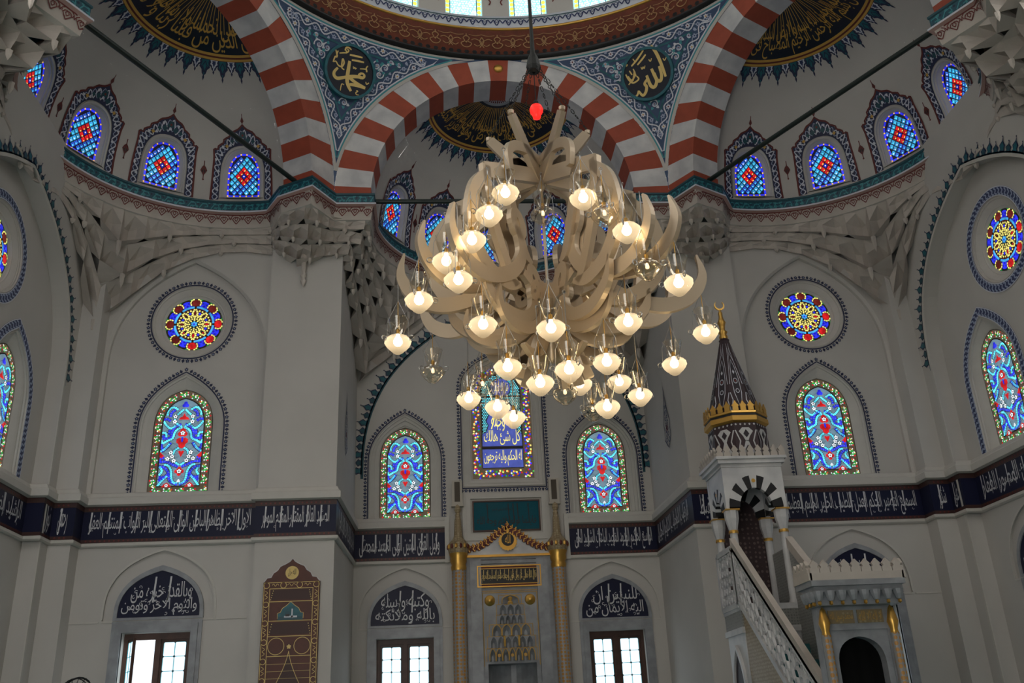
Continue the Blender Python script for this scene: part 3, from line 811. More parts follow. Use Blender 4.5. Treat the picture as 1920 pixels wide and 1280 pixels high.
        stroke([(660, 560), (690, 700), (720, 780), (770, 790), (800, 700), (790, 560)], 44)
        stroke([(560, 640), (590, 820), (650, 860), (700, 780), (690, 640)], 44)
        stroke([(560, 700), (500, 760), (520, 820), (490, 900), (430, 940), (380, 850)], 38)
        stroke([(380, 840), (350, 900), (300, 930)], 26)
        stroke([(350, 420), (470, 340), (600, 230)], 24); stroke([(450, 430), (540, 370), (620, 310)], 24)
        stroke([(500, 480), (510, 520), (535, 490), (545, 520), (570, 480)], 14)
        stroke([(260, 560), (300, 640), (360, 600), (380, 520), (330, 640), (290, 660), (240, 700)], 22)
        stroke([(230, 520), (260, 620), (320, 690), (420, 660), (400, 600)], 22); stroke([(300, 480), (330, 560)], 18); stroke([(370, 470), (390, 600)], 18)
        stroke([(650, 400), (670, 440), (700, 400)], 14); stroke([(880, 460), (900, 500), (940, 460)], 14)
        stroke([(270, 350), (290, 380), (265, 390), (270, 350)], 14); stroke([(400, 310), (420, 360)], 14)
    mb.build('gold_script', e)
    return o
pendentive('left', 120, 'm'); pendentive('right', 60, 'a')

# ------------------------------------------------------------------ ring, drum and dome
mb = MB('frieze_red', 'gold', 'white_paint', 'plaster', 'black')
ring = [(5.23, ZC+2.9), (5.14, ZC+2.98), (5.14, ZC+3.02), (5.20, ZC+3.06), (5.27, ZC+3.35), (5.16, ZC+3.66)]
def lat(prof, m, n=120): mb.lathe(prof, n, (0, 0, 0), m)
lat([(5.3, ZC+2.96), (5.1, ZC+2.99), (5.1, ZC+3.03)], 'black'); lat([(5.1, ZC+3.03), (5.15, ZC+3.07), (5.12, ZC+3.62)], 'frieze_red')
lat([(5.12, ZC+3.62), (5.09, ZC+3.63), (5.09, ZC+3.66), (5.105, ZC+3.67)], 'gold'); lat([(5.105, ZC+3.67), (5.08, ZC+3.93), (5.2, ZC+3.94)], 'white_paint')
RING = tag(mb.build('trim_dome_ring', None, True), 'dark red frieze ring with gold scrolls under the dome windows', 'frieze', **S)
def ringfn(r0, z0, r1, z1):
    def f(x, z, d=0):
        t = (z-z0)/(z1-z0); r = r0+(r1-r0)*t-d; a = PI/2-x/5.15; return (r*math.cos(a), r*math.sin(a), z)
    return f
f1 = ringfn(5.147, ZC+3.1, 5.12, ZC+3.62); f1b = ringfn(5.12, ZC+3.03, 5.12, ZC+3.12); f2 = ringfn(5.105, ZC+3.67, 5.08, ZC+3.93)
mb = MB('frieze_gold', 'black', 'indigo', 'teal_dark')
for i in range(-17, 18):
    x = i*.60; z = ZC+3.34
    for s in (-1, 1):
        mb.ribbon(smooth([(x, z+.13), (x+s*.06, z+.07), (x+s*.03, z), (x+s*.10, z-.05), (x+s*.06, z-.12), (x, z-.14)], 4), .018, f1, .015, 0)
        mb.ribbon(smooth([(x+s*.10, z+.03), (x+s*.18, z+.06), (x+s*.30, z-.02), (x+s*.22, z-.10), (x+s*.15, z-.06)], 4), .015, f1, .015, 0)
        mb.ribbon(smooth([(x+s*.30, z+.10), (x+s*.26, z), (x+s*.34, z-.13)], 4), .017, f1, .015, 0)
        mb.ribbon(smooth([(x+s*.05, z+.15), (x+s*.18, z+.13), (x+s*.30, z+.16)], 3), .012, f1, .015, 0)
    mb.ribbon([(x, z+.17), (x, z+.10)], .02, f1, .015, 0); mb.ngon(x, z-.02, .025, 4, f1, .016, 0)
for i in range(-70, 71):
    mb.ngon(i*.15, ZC+3.065, .05, 6, f1b, .03, 'black', rz=.045)
for i in range(-44, 45):
    x = i*.235; z = ZC+3.785
    mb.ribbon(smooth([(x-.118, z-.02), (x-.06, z+.05), (x-.03, z-.02), (x, z-.06), (x+.03, z-.02), (x+.06, z+.05), (x+.118, z-.02)], 3), .024, f2, .01, 'indigo')
    mb.ribbon([(x-.04, z+.03), (x, z+.065), (x+.04, z+.03), (x, z-.0), (x-.04, z+.03)], .014, f2, .01, 'indigo')
    mb.ribbon([(x-.118, z+.085), (x+.118, z+.085)], .018, f2, .01, 'teal_dark')
tag(mb.build('painted_scrolls', RING), kind='stuff')
# drum with windows, dome above
DR = 5.15; NW = 26; zb, zt_ = ZC+3.94, ZC+5.75
mb = MB('plaster', 'moulding')
for k in range(NW):
    a = 2*PI*(k+.5)/NW+PI/2; pit = 2*PI*DR/NW
    f = lambda x, z, d=0: ((DR-d)*math.cos(a-x/DR), (DR-d)*math.sin(a-x/DR), zb+z)
    hole = arch(.36, .04, 1.2, 1.55, .9, 6)+[(0, .04)]
    line = hole; bx = rect_like(line, -pit/2, pit/2, 0, zt_-zb, .8)
    for cx, cz in ((pit/2, zt_-zb), (-pit/2, zt_-zb), (-pit/2, 0), (pit/2, 0)):
        j = min(range(len(bx)), key=lambda i: math.dist(bx[i], (cx, cz))); bx[j] = (cx, cz)
    rows = [[f(p[0]+(q[0]-p[0])*t/3, p[1]+(q[1]-p[1])*t/3) for p, q in zip(line, bx)] for t in range(4)]
    for p, q in zip(rows, rows[1:]): mb.strip(p, q, 0, True)
    mb.reveal(hole, 0, -.14, f, 'moulding')
mb.lathe([(DR*math.cos(t), zt_+4.6*math.sin(t)) for t in [PI/2*i/14 for i in range(15)]], 78, (0, 0, 0), 'plaster')
DOME = tag(mb.build('ceiling_dome'), 'white main dome with a drum of arched windows', 'dome', **S)
mb = MB('lace_red')
for k in range(-6, 7):
    a = PI/2-2*PI*k/NW
    f = lambda x, z, d=0: ((DR-d)*math.cos(a-x/DR), (DR-d)*math.sin(a-x/DR), zb+z)
    for s in (-1, 1): mb.ribbon(smooth([(s*.13, .32), (s*.10, .40), (s*.15, .5), (s*.09, .62), (s*.15, .75), (s*.05, .95)], 4), .026, f, .008, 0)
tag(mb.build('painted_tassels', DOME), kind='stuff')
# ================================================================== WINDOWS
WN = [0]
def wname():
    WN[0] += 1; return 'window_%d' % WN[0]
def steps(mb, outs, m='moulding'):
    """stepped moulding: list of (outline, depth)"""
    for (a, d0), (b, d1) in zip(outs, outs[1:]): mb.strip([pf(x, z, d0) for x, z in a], [pf(x, z, d1) for x, z in b], m, True)
def flower_chain(mb, line, m='navy_paint', step=.068, r=.034, closed=False, fn=pf, d=.008, out=.045):
    pts = resample(line, step=step, closed=closed); n = len(pts)
    mb.ribbon(line, .022, fn, d, m, closed)
    for i in range(n):
        a = pts[i-1] if (i or closed) else pts[0]; b = pts[(i+1) % n] if (i < n-1 or closed) else pts[-1]
        tx, tz = b[0]-a[0], b[1]-a[1]; l = math.hypot(tx, tz) or 1; nx, nz = tz/l, -tx/l
        x, z = pts[i][0]+nx*out, pts[i][1]+nz*out
        if i % 2: mb.flower(x, z, r, 5, fn, d, m, 'pale_blue')
        else:
            mb.planar([(x+nx*r*1.2, z+nz*r*1.2), (x+tx/l*r*.8, z+tz/l*r*.8), (x-nx*r, z-nz*r), (x-tx/l*r*.8, z-tz/l*r*.8)], [], fn, d, m)
def rope_border(mb, line, w=.15, step=.085, closed=False, fn=pf, d=.008):
    mb.ribbon(line, w, fn, d, 'indigo', closed)
    pts = resample(line, step=step, closed=closed); n = len(pts)
    for i in range(n if closed else n-1):
        a, b = pts[i], pts[(i+1) % n]; tx, tz = b[0]-a[0], b[1]-a[1]; l = math.hypot(tx, tz) or 1; nx, nz = tz/l, -tx/l
        q = lambda u, v: (a[0]+tx*u+nx*v*w, a[1]+tz*u+nz*v*w)
        mb.ribbon(smooth([q(-.1, -.34), q(.55, -.2), q(.35, .1), q(1.0, .34)], 3), .026, fn, d+.004, 'pale_blue')
    for s in (-.44, .44):
        e = [(x, z) for x, z in line]; nn = len(e); ln = []
        for i in range(nn):
            a = e[i-1] if (i or closed) else e[0]; b = e[(i+1) % nn] if (i < nn-1 or closed) else e[-1]
            tx, tz = b[0]-a[0], b[1]-a[1]; l = math.hypot(tx, tz) or 1; ln.append((e[i][0]+tz/l*s*w, e[i][1]-tx/l*s*w))
        mb.ribbon(ln, .016, fn, d+.004, 'white_paint', closed)
GD = -.125
def beads(mb, pts, w, m, step=.036, gap=.2, d=GD+.006, fn=pf):
    q = resample(smooth(pts, 5), step=step)
    for a, b in zip(q, q[1:]):
        tx, tz = b[0]-a[0], b[1]-a[1]; l = math.hypot(tx, tz) or 1; nx, nz = -tz/l*w/2, tx/l*w/2
        a2 = (a[0]+tx*gap/2, a[1]+tz*gap/2); b2 = (b[0]-tx*gap/2, b[1]-tz*gap/2)
        mb.add([fn(a2[0]+nx, a2[1]+nz, d), fn(b2[0]+nx, b2[1]+nz, d), fn(b2[0]-nx, b2[1]-nz, d), fn(a2[0]-nx, a2[1]-nz, d)], [(0, 1, 2, 3)], m)
    # lead line round the row
    for s in (-1, 1):
        line = []
        for i in range(len(q)):
            a, b = q[max(i-1, 0)], q[min(i+1, len(q)-1)]; tx, tz = b[0]-a[0], b[1]-a[1]; l = math.hypot(tx, tz) or 1
            line.append((q[i][0]-tz/l*s*w*.62, q[i][1]+tx/l*s*w*.62))
        mb.ribbon(line, .008, fn, d-.002, 'came')
# ---- lancet glass, drawn once
def lancet_glass():
    mb = MB('came_grey')
    out = arch(.47, .05, 1.2, 1.83, .85)
    inn = arch(.335, .20, 1.18, 1.68, .85)
    mb.planar(out, [inn], pf, GD, 'g_border'); mb.planar(inn, [], pf, GD, 'g_ground')
    mb.ribbon(inn, .02, pf, GD+.008, 'came', True); mb.ribbon(out, .014, pf, GD+.008, 'came', True)
    # leafy clusters in the border
    mid = resample(arch(.403, .12, 1.2, 1.755, .85)+[(0, .12)], n=24, closed=True)
    rnd = random.Random(3)
    for i, (x, z) in enumerate(mid):
        a, b = mid[i-1], mid[(i+1) % len(mid)]; tx, tz = b[0]-a[0], b[1]-a[1]; l = math.hypot(tx, tz); tx /= l; tz /= l
        q = lambda u, v: (x+tx*u-tz*v, z+tz*u+tx*v)
        for k in range(9):
            u = -.058+.0145*k; c = .022*math.sin(k*.9+i)
            for v, m in ((c+.02, 'g_green' if k % 3 else 'g_white'), (c-.016, ('g_white', 'g_green', 'g_green', 'g_yellow')[k % 4])):
                mb.ngon(*q(u, v), .0125, 5, pf, GD+.005, m)
        mb.ngon(*q(-.062, -.03), .017, 5, pf, GD+.005, 'g_red'); mb.ngon(*q(.060, .028), .017, 5, pf, GD+.005, 'g_red'); mb.ngon(*q(.07, -.025), .014, 5, pf, GD+.005, 'g_darkred')
    g = lambda p: ((p[0]-425)/553, (1165-p[1])/553+.05)
    cy = [[(432, 368), (466, 402), (503, 440), (500, 488), (472, 512), (436, 535)], [(482, 372), (530, 345), (575, 385), (572, 425)], [(602, 478), (572, 520), (530, 550), (492, 522)],
          [(430, 540), (474, 556), (500, 600), (507, 642), (556, 664), (592, 690), (606, 655)], [(608, 588), (570, 590), (566, 632)], [(530, 690), (566, 738), (606, 764)],
          [(430, 890), (478, 852), (494, 800), (480, 752), (445, 730)], [(430, 1056), (470, 1048), (489, 1000), (496, 940), (528, 890), (562, 886)], [(524, 985), (560, 1020), (604, 1082)],
          [(604, 900), (572, 940), (598, 980)]]
    bl = [[(505, 372), (538, 395), (545, 440)], [(440, 512), (498, 538), (525, 600), (525, 640), (600, 640)], [(520, 680), (548, 722), (596, 762)], [(438, 905), (500, 880), (545, 855), (598, 860)],
          [(430, 1068), (500, 1032), (516, 960), (558, 908), (606, 902)], [(512, 962), (548, 1000), (600, 1030)], [(600, 690), (604, 720), (585, 740)], [(540, 480), (575, 455), (604, 465)],
          [(565, 820), (600, 830), (600, 870)], [(540, 560), (545, 610)], [(575, 640), (600, 610)], [(545, 1000), (600, 1000)]]
    for s in (1, -1):
        M_ = lambda pts: [(s*x, z) for x, z in map(g, pts)]
        for p in bl: beads(mb, M_(p), .040, 'g_blue', .04)
        for p in cy: beads(mb, M_(p), .034, 'g_cyan', .034)
        for p in ((502, 437), (503, 486), (512, 775), (497, 812), (537, 832), (480, 850)):
            x, z = g(p); mb.ngon(s*x, z, .040, 10, pf, GD+.009, 'came'); mb.flower(s*x, z, .036, 5, pf, GD+.012, 'g_white', 'came_grey')
        x, z = g((600, 797)); mb.planar([(s*(x+.015), z+.055), (s*(x-.065), z-.02), (s*(x-.03), z-.03), (s*(x-.04), z-.06), (s*(x+.015), z-.03)], [], pf, GD+.009, 'g_red')
        x, z = g((525, 1072)); mb.planar([(s*(x-.08), z-.03), (s*(x+.08), z-.03), (s*(x+.04), z+.02), (s*x, z+.045), (s*(x-.04), z+.02)], [], pf, GD+.009, 'g_red'); mb.flower(s*x, z-.005, .03, 5, pf, GD+.012, 'g_white', 'came_grey')
    for p, r, pt in (((427, 592), .085, 3), ((427, 680), .105, 3), ((425, 948), .078, 4)):
        x, z = g(p); mb.flower(x, z, r, pt, pf, GD+.008, 'g_red', None, PI/2 if p[1] != 680 else -PI/2)
    for p in ((427, 594), (425, 948)): x, z = g(p); mb.ngon(x, z, .042, 10, pf, GD+.010, 'came'); mb.flower(x, z, .038, 5, pf, GD+.013, 'g_white', 'came_grey')
    x, z = g((427, 655)); mb.ngon(x, z, .02, 6, pf, GD+.012, 'g_blue', rz=.05)
    x, z = g((427, 450)); mb.planar([(x-.09, z-.03), (x+.09, z-.03), (x+.055, z+.015), (x+.03, z+.02), (x, z+.085), (x-.03, z+.02), (x-.055, z+.015)], [], pf, GD+.008, 'g_red')
    x, z = g((427, 782)); mb.planar([(x-.05, z+.03), (x-.02, z+.045), (x, z+.03), (x+.02, z+.045), (x+.05, z+.03), (x, z-.065)], [], pf, GD+.008, 'g_red')
    x, z = g((430, 325)); mb.flower(x, z, .06, 3, pf, GD+.008, 'g_blue')
    x, z = g((427, 1035)); mb.flower(x, z, .03, 3, pf, GD+.008, 'g_white')
    # fine leading over the pale ground
    for k in range(26):
        z0 = .22+k*.055; ph = rnd.uniform(0, 6)
        for s in (1, -1):
            mb.ribbon([(s*(.03+.05*i), z0+.03*math.sin(ph+i*1.3)) for i in range(7) if abs(.03+.05*i) < .33 and z0 < 1.55], .004, pf, GD+.003, 'came_grey')
    return mb
lg = lancet_glass()
LG_MESH = lg.mesh('stained_glass')
def lancet_frame(nstep):
    mb = MB('moulding')
    o0 = arch(.655, .03, 1.15, 2.06, .62); o1 = arch(.625, .035, 1.16, 2.02, .62); o2 = arch(.60, .035, 1.16, 1.99, .64); o3 = arch(.565, .04, 1.17, 1.955, .66)
    o4 = arch(.54, .04, 1.17, 1.925, .68); o5 = arch(.50, .05, 1.18, 1.87, .75); o6 = arch(.47, .05, 1.2, 1.83, .85)
    if nstep == 'apse': steps(mb, [(o0, .03), (o0, .0), (o1, -.005), (o1, -.035), (o2, -.04), (o2, -.03), (o3, -.035), (o3, -.07), (o4, -.075), (o5, -.085), (o5, -.11), (o6, -.12), (o6, -.13)])
    else: steps(mb, [(o0, .012), (o0, -.01), (o1, -.015), (o1, -.04), (o2, -.045), (o3, -.06), (o5, -.10), (o6, -.12), (o6, -.13)])
    return mb.mesh('frame')
LF = {'apse': lancet_frame('apse'), 'rose': lancet_frame('rose')}
mb = MB('navy_paint'); flower_chain(mb, arch(.685, 0, 1.15, 2.10, .62)); CHAIN = mb.mesh('painted_border')
mb = MB('indigo'); rope_border(mb, arch(.73, -.1, 1.12, 2.16, .62)); ROPE = mb.mesh('painted_border')
def lancet(loc, rz, frame, border, label):
    e = empty(wname(), loc, rz, label=label, cat='window', group='arched stained-glass windows', kind='structure')
    child(LF[frame], 'frame', e); tag(child(LG_MESH, 'stained_glass', e), kind='stuff'); tag(child(border, 'painted_border', e), kind='stuff')
lancet((-5.39, 5.7, 5.25), 0, 'rose', CHAIN, 'arched stained-glass window in the recess beside the brown prayer-panel pier')
lancet((5.39, 5.7, 5.25), 0, 'rose', CHAIN, 'arched stained-glass window in the recess behind the pulpit spire')
lancet((-1.865, 8.0, 5.23), 0, 'apse', CHAIN, 'arched stained-glass window of the apse on the prayer-panel side of the mihrab')
lancet((1.87, 8.0, 5.23), 0, 'apse', CHAIN, 'arched stained-glass window of the apse on the pulpit side of the mihrab')
for sg in (-1, 1):
    for y in (3.75, 1.95):
        lancet((sg*7.3, y, 5.25), -sg*PI/2, 'rose', ROPE, 'blue-bordered arched stained-glass window in the side wall '+('beyond the pulpit' if sg > 0 else 'across the hall from the pulpit')+(', next to the corner' if y > 3 else ', away from the corner'))
# ---- round windows
def rose_glass():
    mb = MB('came'); R_ = .48; n = 8; f = pf
    mb.ngon(0, 0, R_, 48, f, GD, 'came')
    pol = lambda r, a: (r*R_*math.sin(a), r*R_*math.cos(a))
    def cell(pts, m, d=.005, k=.9):
        cx = sum(p[0] for p in pts)/len(pts); cz = sum(p[1] for p in pts)/len(pts)
        mb.planar([(cx+(x-cx)*k, cz+(z-cz)*k) for x, z in pts], [], f, GD+d, m)
    for i in range(n):
        a = 2*PI*i/n; h = PI/n
        # lobed red petal, blue between, green at the rim, yellow edging
        cell([pol(.70, a-.11), pol(.80, a-.20), pol(.93, a-.15), pol(.985, a), pol(.93, a+.15), pol(.80, a+.20), pol(.70, a+.11)], 'g_red' if i in (2, 3, 4) else 'g_darkred')
        b = a+h; cell([pol(.715, b-.25), pol(.80, b-.17), pol(.93, b-.14), pol(.955, b), pol(.93, b+.14), pol(.80, b+.17), pol(.715, b+.25)], 'g_blue')
        for s in (-1, 1):
            cell([pol(.99, a+s*.09), pol(.99, a+s*.27), pol(.945, a+s*.19)], 'g_green', .005, .95)
            beads(mb, [pol(.74, a+s*.19), pol(.83, a+s*.225), pol(.95, a+s*.17), pol(.985, a+s*.05)], .022, 'g_yellow', .042, .25, GD+.008)
        for t in (-.09, .09): mb.ngon(*pol(.84, b+t), .022, 4, f, GD+.008, 'g_deep', a0=-b)
        mb.ngon(*pol(.75, b), .024, 4, f, GD+.008, 'g_deep')
        # sky-blue ring
        beads(mb, [pol(.665, b-h*.84+h*.21*q) for q in range(9)], .036, 'g_sky', .03, -.02, GD+.006)
        # inner star: red lozenge, yellow mosaic
        big = i % 2 == 0
        cell([pol(.34, a), pol(.45, a-.14), pol(.56, a), pol(.45, a+.14)] if big else [pol(.42, a), pol(.48, a-.09), pol(.55, a), pol(.48, a+.09)], 'g_darkred' if i in (0, 1, 6, 7) else 'g_red')
        beads(mb, [pol(.28, a-.02), pol(.43, a-.22), pol(.60, a-.02)], .030, 'g_yellow', .036, .25, GD+.008)
        beads(mb, [pol(.28, a+.02), pol(.43, a+.22), pol(.60, a+.02)], .030, 'g_yellow', .036, .25, GD+.008)
        beads(mb, [pol(.13, a), pol(.28, a)], .026, 'g_yellow', .034, .2, GD+.008)
        mb.ngon(*pol(.44, b), .024, 5, f, GD+.008, 'g_blue'); mb.ngon(*pol(.30, b), .018, 5, f, GD+.008, 'g_yellow'); mb.ngon(*pol(.22, b), .016, 5, f, GD+.008, 'g_yellow')
        for s in (-1, 1): mb.ngon(*pol(.54, b+s*.10), .017, 5, f, GD+.008, 'g_yellow'); mb.ngon(*pol(.36, b+s*.12), .015, 5, f, GD+.008, 'g_yellow')
        cell([pol(.62, a+.08), pol(.62, b-.02), pol(.57, b-.08)], 'g_darkred'); cell([pol(.62, a-.08), pol(.62, a-h+.02), pol(.57, a-h+.08)], 'g_darkred')
    mb.flower(0, 0, .058, 6, f, GD+.010, 'g_sky'); mb.ngon(0, 0, .02, 6, f, GD+.013, 'g_blue')
    return mb.mesh('stained_glass')
RG = rose_glass()
mb = MB('moulding'); c_ = lambda r: circ(r)
steps(mb, [(c_(.655), .012), (c_(.655), -.012), (c_(.63), -.015), (c_(.63), -.03), (c_(.615), -.03), (c_(.54), -.08), (c_(.525), -.08), (c_(.515), -.10), (c_(.48), -.12), (c_(.48), -.13)]); RF = mb.mesh('frame')
mb = MB('navy_paint'); flower_chain(mb, circ(.68, n=72)[::1], closed=True); RC = mb.mesh('painted_border')
mb = MB('indigo'); rope_border(mb, circ(.74, n=60), closed=True); RRP = mb.mesh('painted_border')
def rose(loc, rz, border, label):
    e = empty(wname(), loc, rz, label=label, cat='window', group='round stained-glass windows', kind='structure')
    child(RF, 'frame', e); tag(child(RG, 'stained_glass', e), kind='stuff'); tag(child(border, 'painted_border', e), kind='stuff')
rose((-5.37, 5.7, 8.27), 0, RC, 'round stained-glass window in the recess beside the brown prayer-panel pier')
rose((5.37, 5.7, 8.27), 0, RC, 'round stained-glass window in the recess behind the pulpit spire')
rose((-7.3, 2.85, 8.2), PI/2, RRP, 'round stained-glass window with wide blue border in the side wall across from the pulpit')
rose((7.3, 2.85, 8.2), -PI/2, RRP, 'round stained-glass window with wide blue border in the side wall beyond the pulpit')
# ---- calligraphy window over the mihrab
def cal_window():
    e = empty(wname(), (-.01, 8.0, 5.8), 0, label='tall calligraphic stained-glass window above the mihrab', cat='window', kind='structure')
    mb = MB('moulding')
    L = lambda k: arch(.76-k, .05+k, 2.02, 2.72-k*1.1, .62)
    steps(mb, [(L(0), .03), (L(0), .0), (L(.03), -.005), (L(.03), -.04), (L(.07), -.045), (L(.07), -.035), (L(.10), -.04), (L(.10), -.075), (L(.14), -.085), (L(.16), -.11), (L(.175), -.12), (L(.175), -.13)])
    mb.build('frame', e)
    mb = MB('navy_paint'); flower_chain(mb, arch(.79, .02, 2.02, 2.755, .62)); flower_chain(mb, [(-.79, .02), (.79, .02)]); tag(mb.build('painted_border', e), kind='stuff')
    mb = MB('came'); out = arch(.585, .225, 1.9, 2.53, .8); inn = arch(.40, .42, 1.92, 2.36, .8)
    mb.planar(out, [inn], pf, GD, 'g_border'); mb.planar(inn, [], pf, GD, 'came_grey')
    mid = resample(arch(.492, .325, 1.9, 2.45, .8)+[(0, .325)], n=24, closed=True)
    cols = ['g_blue', 'g_orange', 'g_yellow', 'g_green', 'g_deep', 'g_red', 'g_yellow', 'g_blue']
    for i, (x, z) in enumerate(mid):
        a, b = mid[i-1], mid[(i+1) % 24]; tx, tz = b[0]-a[0], b[1]-a[1]; l = math.hypot(tx, tz); tx /= l; tz /= l
        for k in range(16):
            u = -.095+.019*(k % 11); v = (.05*math.sin(k*1.7+i*2), -.055*math.cos(k*1.3+i))[k % 2]
            mb.ngon(x+tx*u-tz*v, z+tz*u+tx*v, .021, 5, pf, GD+.005, cols[(k*3+i) % 8], a0=k)
        mb.ngon(x-tx*.1, z-tz*.1, .022, 4, pf, GD+.007, 'g_white')
    # three fields: lower line, middle cartouche, top medallion, aqua lattice behind
    mb.planar(rect(-.385, .385, .44, .80), [], pf, GD+.004, 'g_cal')
    lat_ = arch(.385, .85, 1.92, 2.34, .8); mb.planar(lat_, [], pf, GD+.003, 'came')
    for j in range(46):
        for i in range(-11, 12):
            x = (i+(.5 if j % 2 else 0))*.036; z = .87+j*.032
            if inside((x, z), lat_) and edge_dist((x, z), lat_) > .012: mb.ngon(x, z, .0155, 4, pf, GD+.005, 'g_aqua' if (i+j) % 5 else 'g_cyan')
    card = [(.385, .85), (.385, 1.10), (.30, 1.15), (.26, 1.28), (.30, 1.36), (.24, 1.50), (.28, 1.60), (.12, 1.76), (0, 1.82)]; card = card+[(-x, z) for x, z in card[::-1][1:]]
    mb.planar(card, [], pf, GD+.008, 'g_cal'); mb.ribbon(card, .016, pf, GD+.011, 'came', True)
    med = circ(.20, 0, 2.04, 24); mb.planar(med, [], pf, GD+.008, 'g_cal'); mb.ribbon(med, .014, pf, GD+.011, 'came', True)
    for z in (.825, 1.86): mb.box(-.39, .39, -GD-.02, -GD-.008, z-.012, z+.012, 'came')
    put_text(mb, 'له الحكم واليه ترجعون', -.36, .36, .47, .78, pf, GD+.012, 'g_yellow')
    put_text(mb, 'كل شئ هالك', -.35, .35, .88, 1.18, pf, GD+.013, 'g_yellow'); put_text(mb, 'الا وجهه', -.2, .2, 1.15, 1.55, pf, GD+.014, 'g_yellow')
    put_text(mb, 'قال الله تعالى', -.15, .15, 1.92, 2.15, pf, GD+.013, 'g_yellow')
    for x in (-.2, .2): mb.ribbon([(x, 1.2), (x*.4, 1.62)], .022, pf, GD+.013, 'g_yellow')
    tag(mb.build('stained_glass', e), kind='stuff')
cal_window()
# ---- small windows of the semi-domes
def small_window(nm, k):
    o, fn0, r, bay = SW[nm]; x0 = k*bay
    fn = lambda x, z, d=0: fn0(x0+x, z, d)
    where = {'left': 'semi-dome on the prayer-panel side', 'apse': 'apse semi-dome', 'right': 'semi-dome above the pulpit'}[nm]
    pos = {-2: 'at its end towards the hall' if nm == 'left' else 'at its mihrab end' if nm == 'right' else 'hard by the arch on the prayer-panel side', -1: 'second from the hall end' if nm == 'left' else 'second from its mihrab end' if nm == 'right' else 'second from the arch on the prayer-panel side', 0: 'in its middle',
           1: 'second from its mihrab end' if nm == 'left' else 'second from its hall end' if nm == 'right' else 'second from the arch on the pulpit side', 2: 'at its mihrab end' if nm == 'left' else 'at its end towards the hall' if nm == 'right' else 'hard by the arch on the pulpit side'}[k]
    e = empty(wname(), (0, 0, 0), label='small blue stained-glass window of the '+where+', '+pos, cat='window', group='small windows of the semi-domes', kind='structure')
    mb = MB('moulding')
    outs = [(REV, .02), (arch(.36, .12, .55, 1.05, 1.0, 8), .01), (arch(.36, .12, .55, 1.05, 1.0, 8), -.02), (arch(.33, .14, .55, 1.02, 1.0, 8), -.025), (arch(.33, .14, .55, 1.02, 1.0, 8), -.05), (arch(.28, .18, .55, .98, 1.0, 8), -.09), (arch(.28, .18, .55, .98, 1.0, 8), -.15)]
    for (a, d0), (b, d1) in zip(outs, outs[1:]): mb.strip([fn(x, z, d0) for x, z in a], [fn(x, z, d1) for x, z in b], 0, True)
    BK = arch(.43, .05, .55, 1.14, 1.0, 8); mb.strip([fn(x, z, -.01) for x, z in BK], [fn(x, z, -.26) for x, z in BK], 0, True); mb.planar(BK, [], fn, -.26, 0)  # hidden box behind the glass, added to block outside light
    mb.build('frame', e)
    mb = MB('came'); gl = arch(.28, .18, .55, .98, 1.0, 8); D = -.10
    mb.planar(gl, [], fn, D-.03, 'came')
    ed = resample(arch(.262, .2, .55, .962, 1.0, 8), step=.105)
    def seg(a, b):
        tx, tz = b[0]-a[0], b[1]-a[1]; l = math.hypot(tx, tz); nx, nz = -tz/l*.017, tx/l*.017
        p = (a[0]+tx*.14, a[1]+tz*.14); q = (b[0]-tx*.14, b[1]-tz*.14)
        mb.add([fn(p[0]+nx, p[1]+nz, D+.006), fn(q[0]+nx, q[1]+nz, D+.006), fn(q[0]-nx, q[1]-nz, D+.006), fn(p[0]-nx, p[1]-nz, D+.006)], [(0, 1, 2, 3)], 'g_blue')
    bt = [(-.262+.1048*i, .2) for i in range(6)]
    for l_ in (ed, bt):
        for a, b in zip(l_, l_[1:]): seg(a, b)
        for p in l_: mb.ngon(*p, .015, 6, fn, D+.008, 'g_amber')
    s = .098; inner = arch(.238, .225, .55, .935, 1.0, 8)
    for j in range(-7, 8):
        for i in range(-6, 7):
            if (i+j) % 2: continue
            x, z = i*s*.5*1.05, .57+j*s*.62
            if not inside((x, z), inner) or edge_dist((x, z), inner) < .012: continue
            q = abs(i)/2+abs(j)/2
            m = 'g_deep' if q < .5 else 'g_red' if q <= 1 else ('g_teal' if (i*7+j*3) % 5 < 3 else 'g_small')
            mb.ngon(x, z, s*.42, 4, fn, D+.006, m, rz=s*.5)
            if q <= 1 and q > .4: mb.ngon(x+.016, z-.020, .014, 4, fn, D+.010, 'g_yellow')
            elif q > 1:
                mb.ngon(x, z-.014, .014, 4, fn, D+.010, 'g_white' if (i+2*j) % 3 == 0 else 'g_cyan'); mb.ngon(x+.018, z+.012, .009, 4, fn, D+.010, 'g_sky'); mb.ngon(x-.018, z+.012, .009, 4, fn, D+.010, 'g_deep')
            else: mb.flower(x, z, .014, 5, fn, D+.010, 'g_white')
    tag(mb.build('stained_glass', e), kind='stuff')
    # painted ogee surround
    inn = arch(.40, .07, .55, 1.10, 1.0, 9); N = len(inn)
    hf = [(.54, .05), (.535, .3), (.53, .6), (.525, .86), (.545, 1.03), (.47, 1.0), (.46, 1.08), (.37, 1.13), (.36, 1.2), (.25, 1.26), (.22, 1.33), (.12, 1.37), (.06, 1.40), (0, 1.47)]
    ou = resample(hf, n=(N-1)//2); ou = ou+[(-x, z) for x, z in ou[::-1][1:]]
    mb = MB('navy_paint', 'maroon', 'white_paint', 'teal_dark', 'gold_paint', 'pale_blue'); M = 4
    mapr = lambda u, v: (lambda j, t: tuple((inn[j][c]+(inn[j+1][c]-inn[j][c])*t)*(1-v)+(ou[j][c]+(ou[j+1][c]-ou[j][c])*t)*v for c in (0, 1)))(min(int(u*(N-1)), N-2), u*(N-1)-min(int(u*(N-1)), N-2))
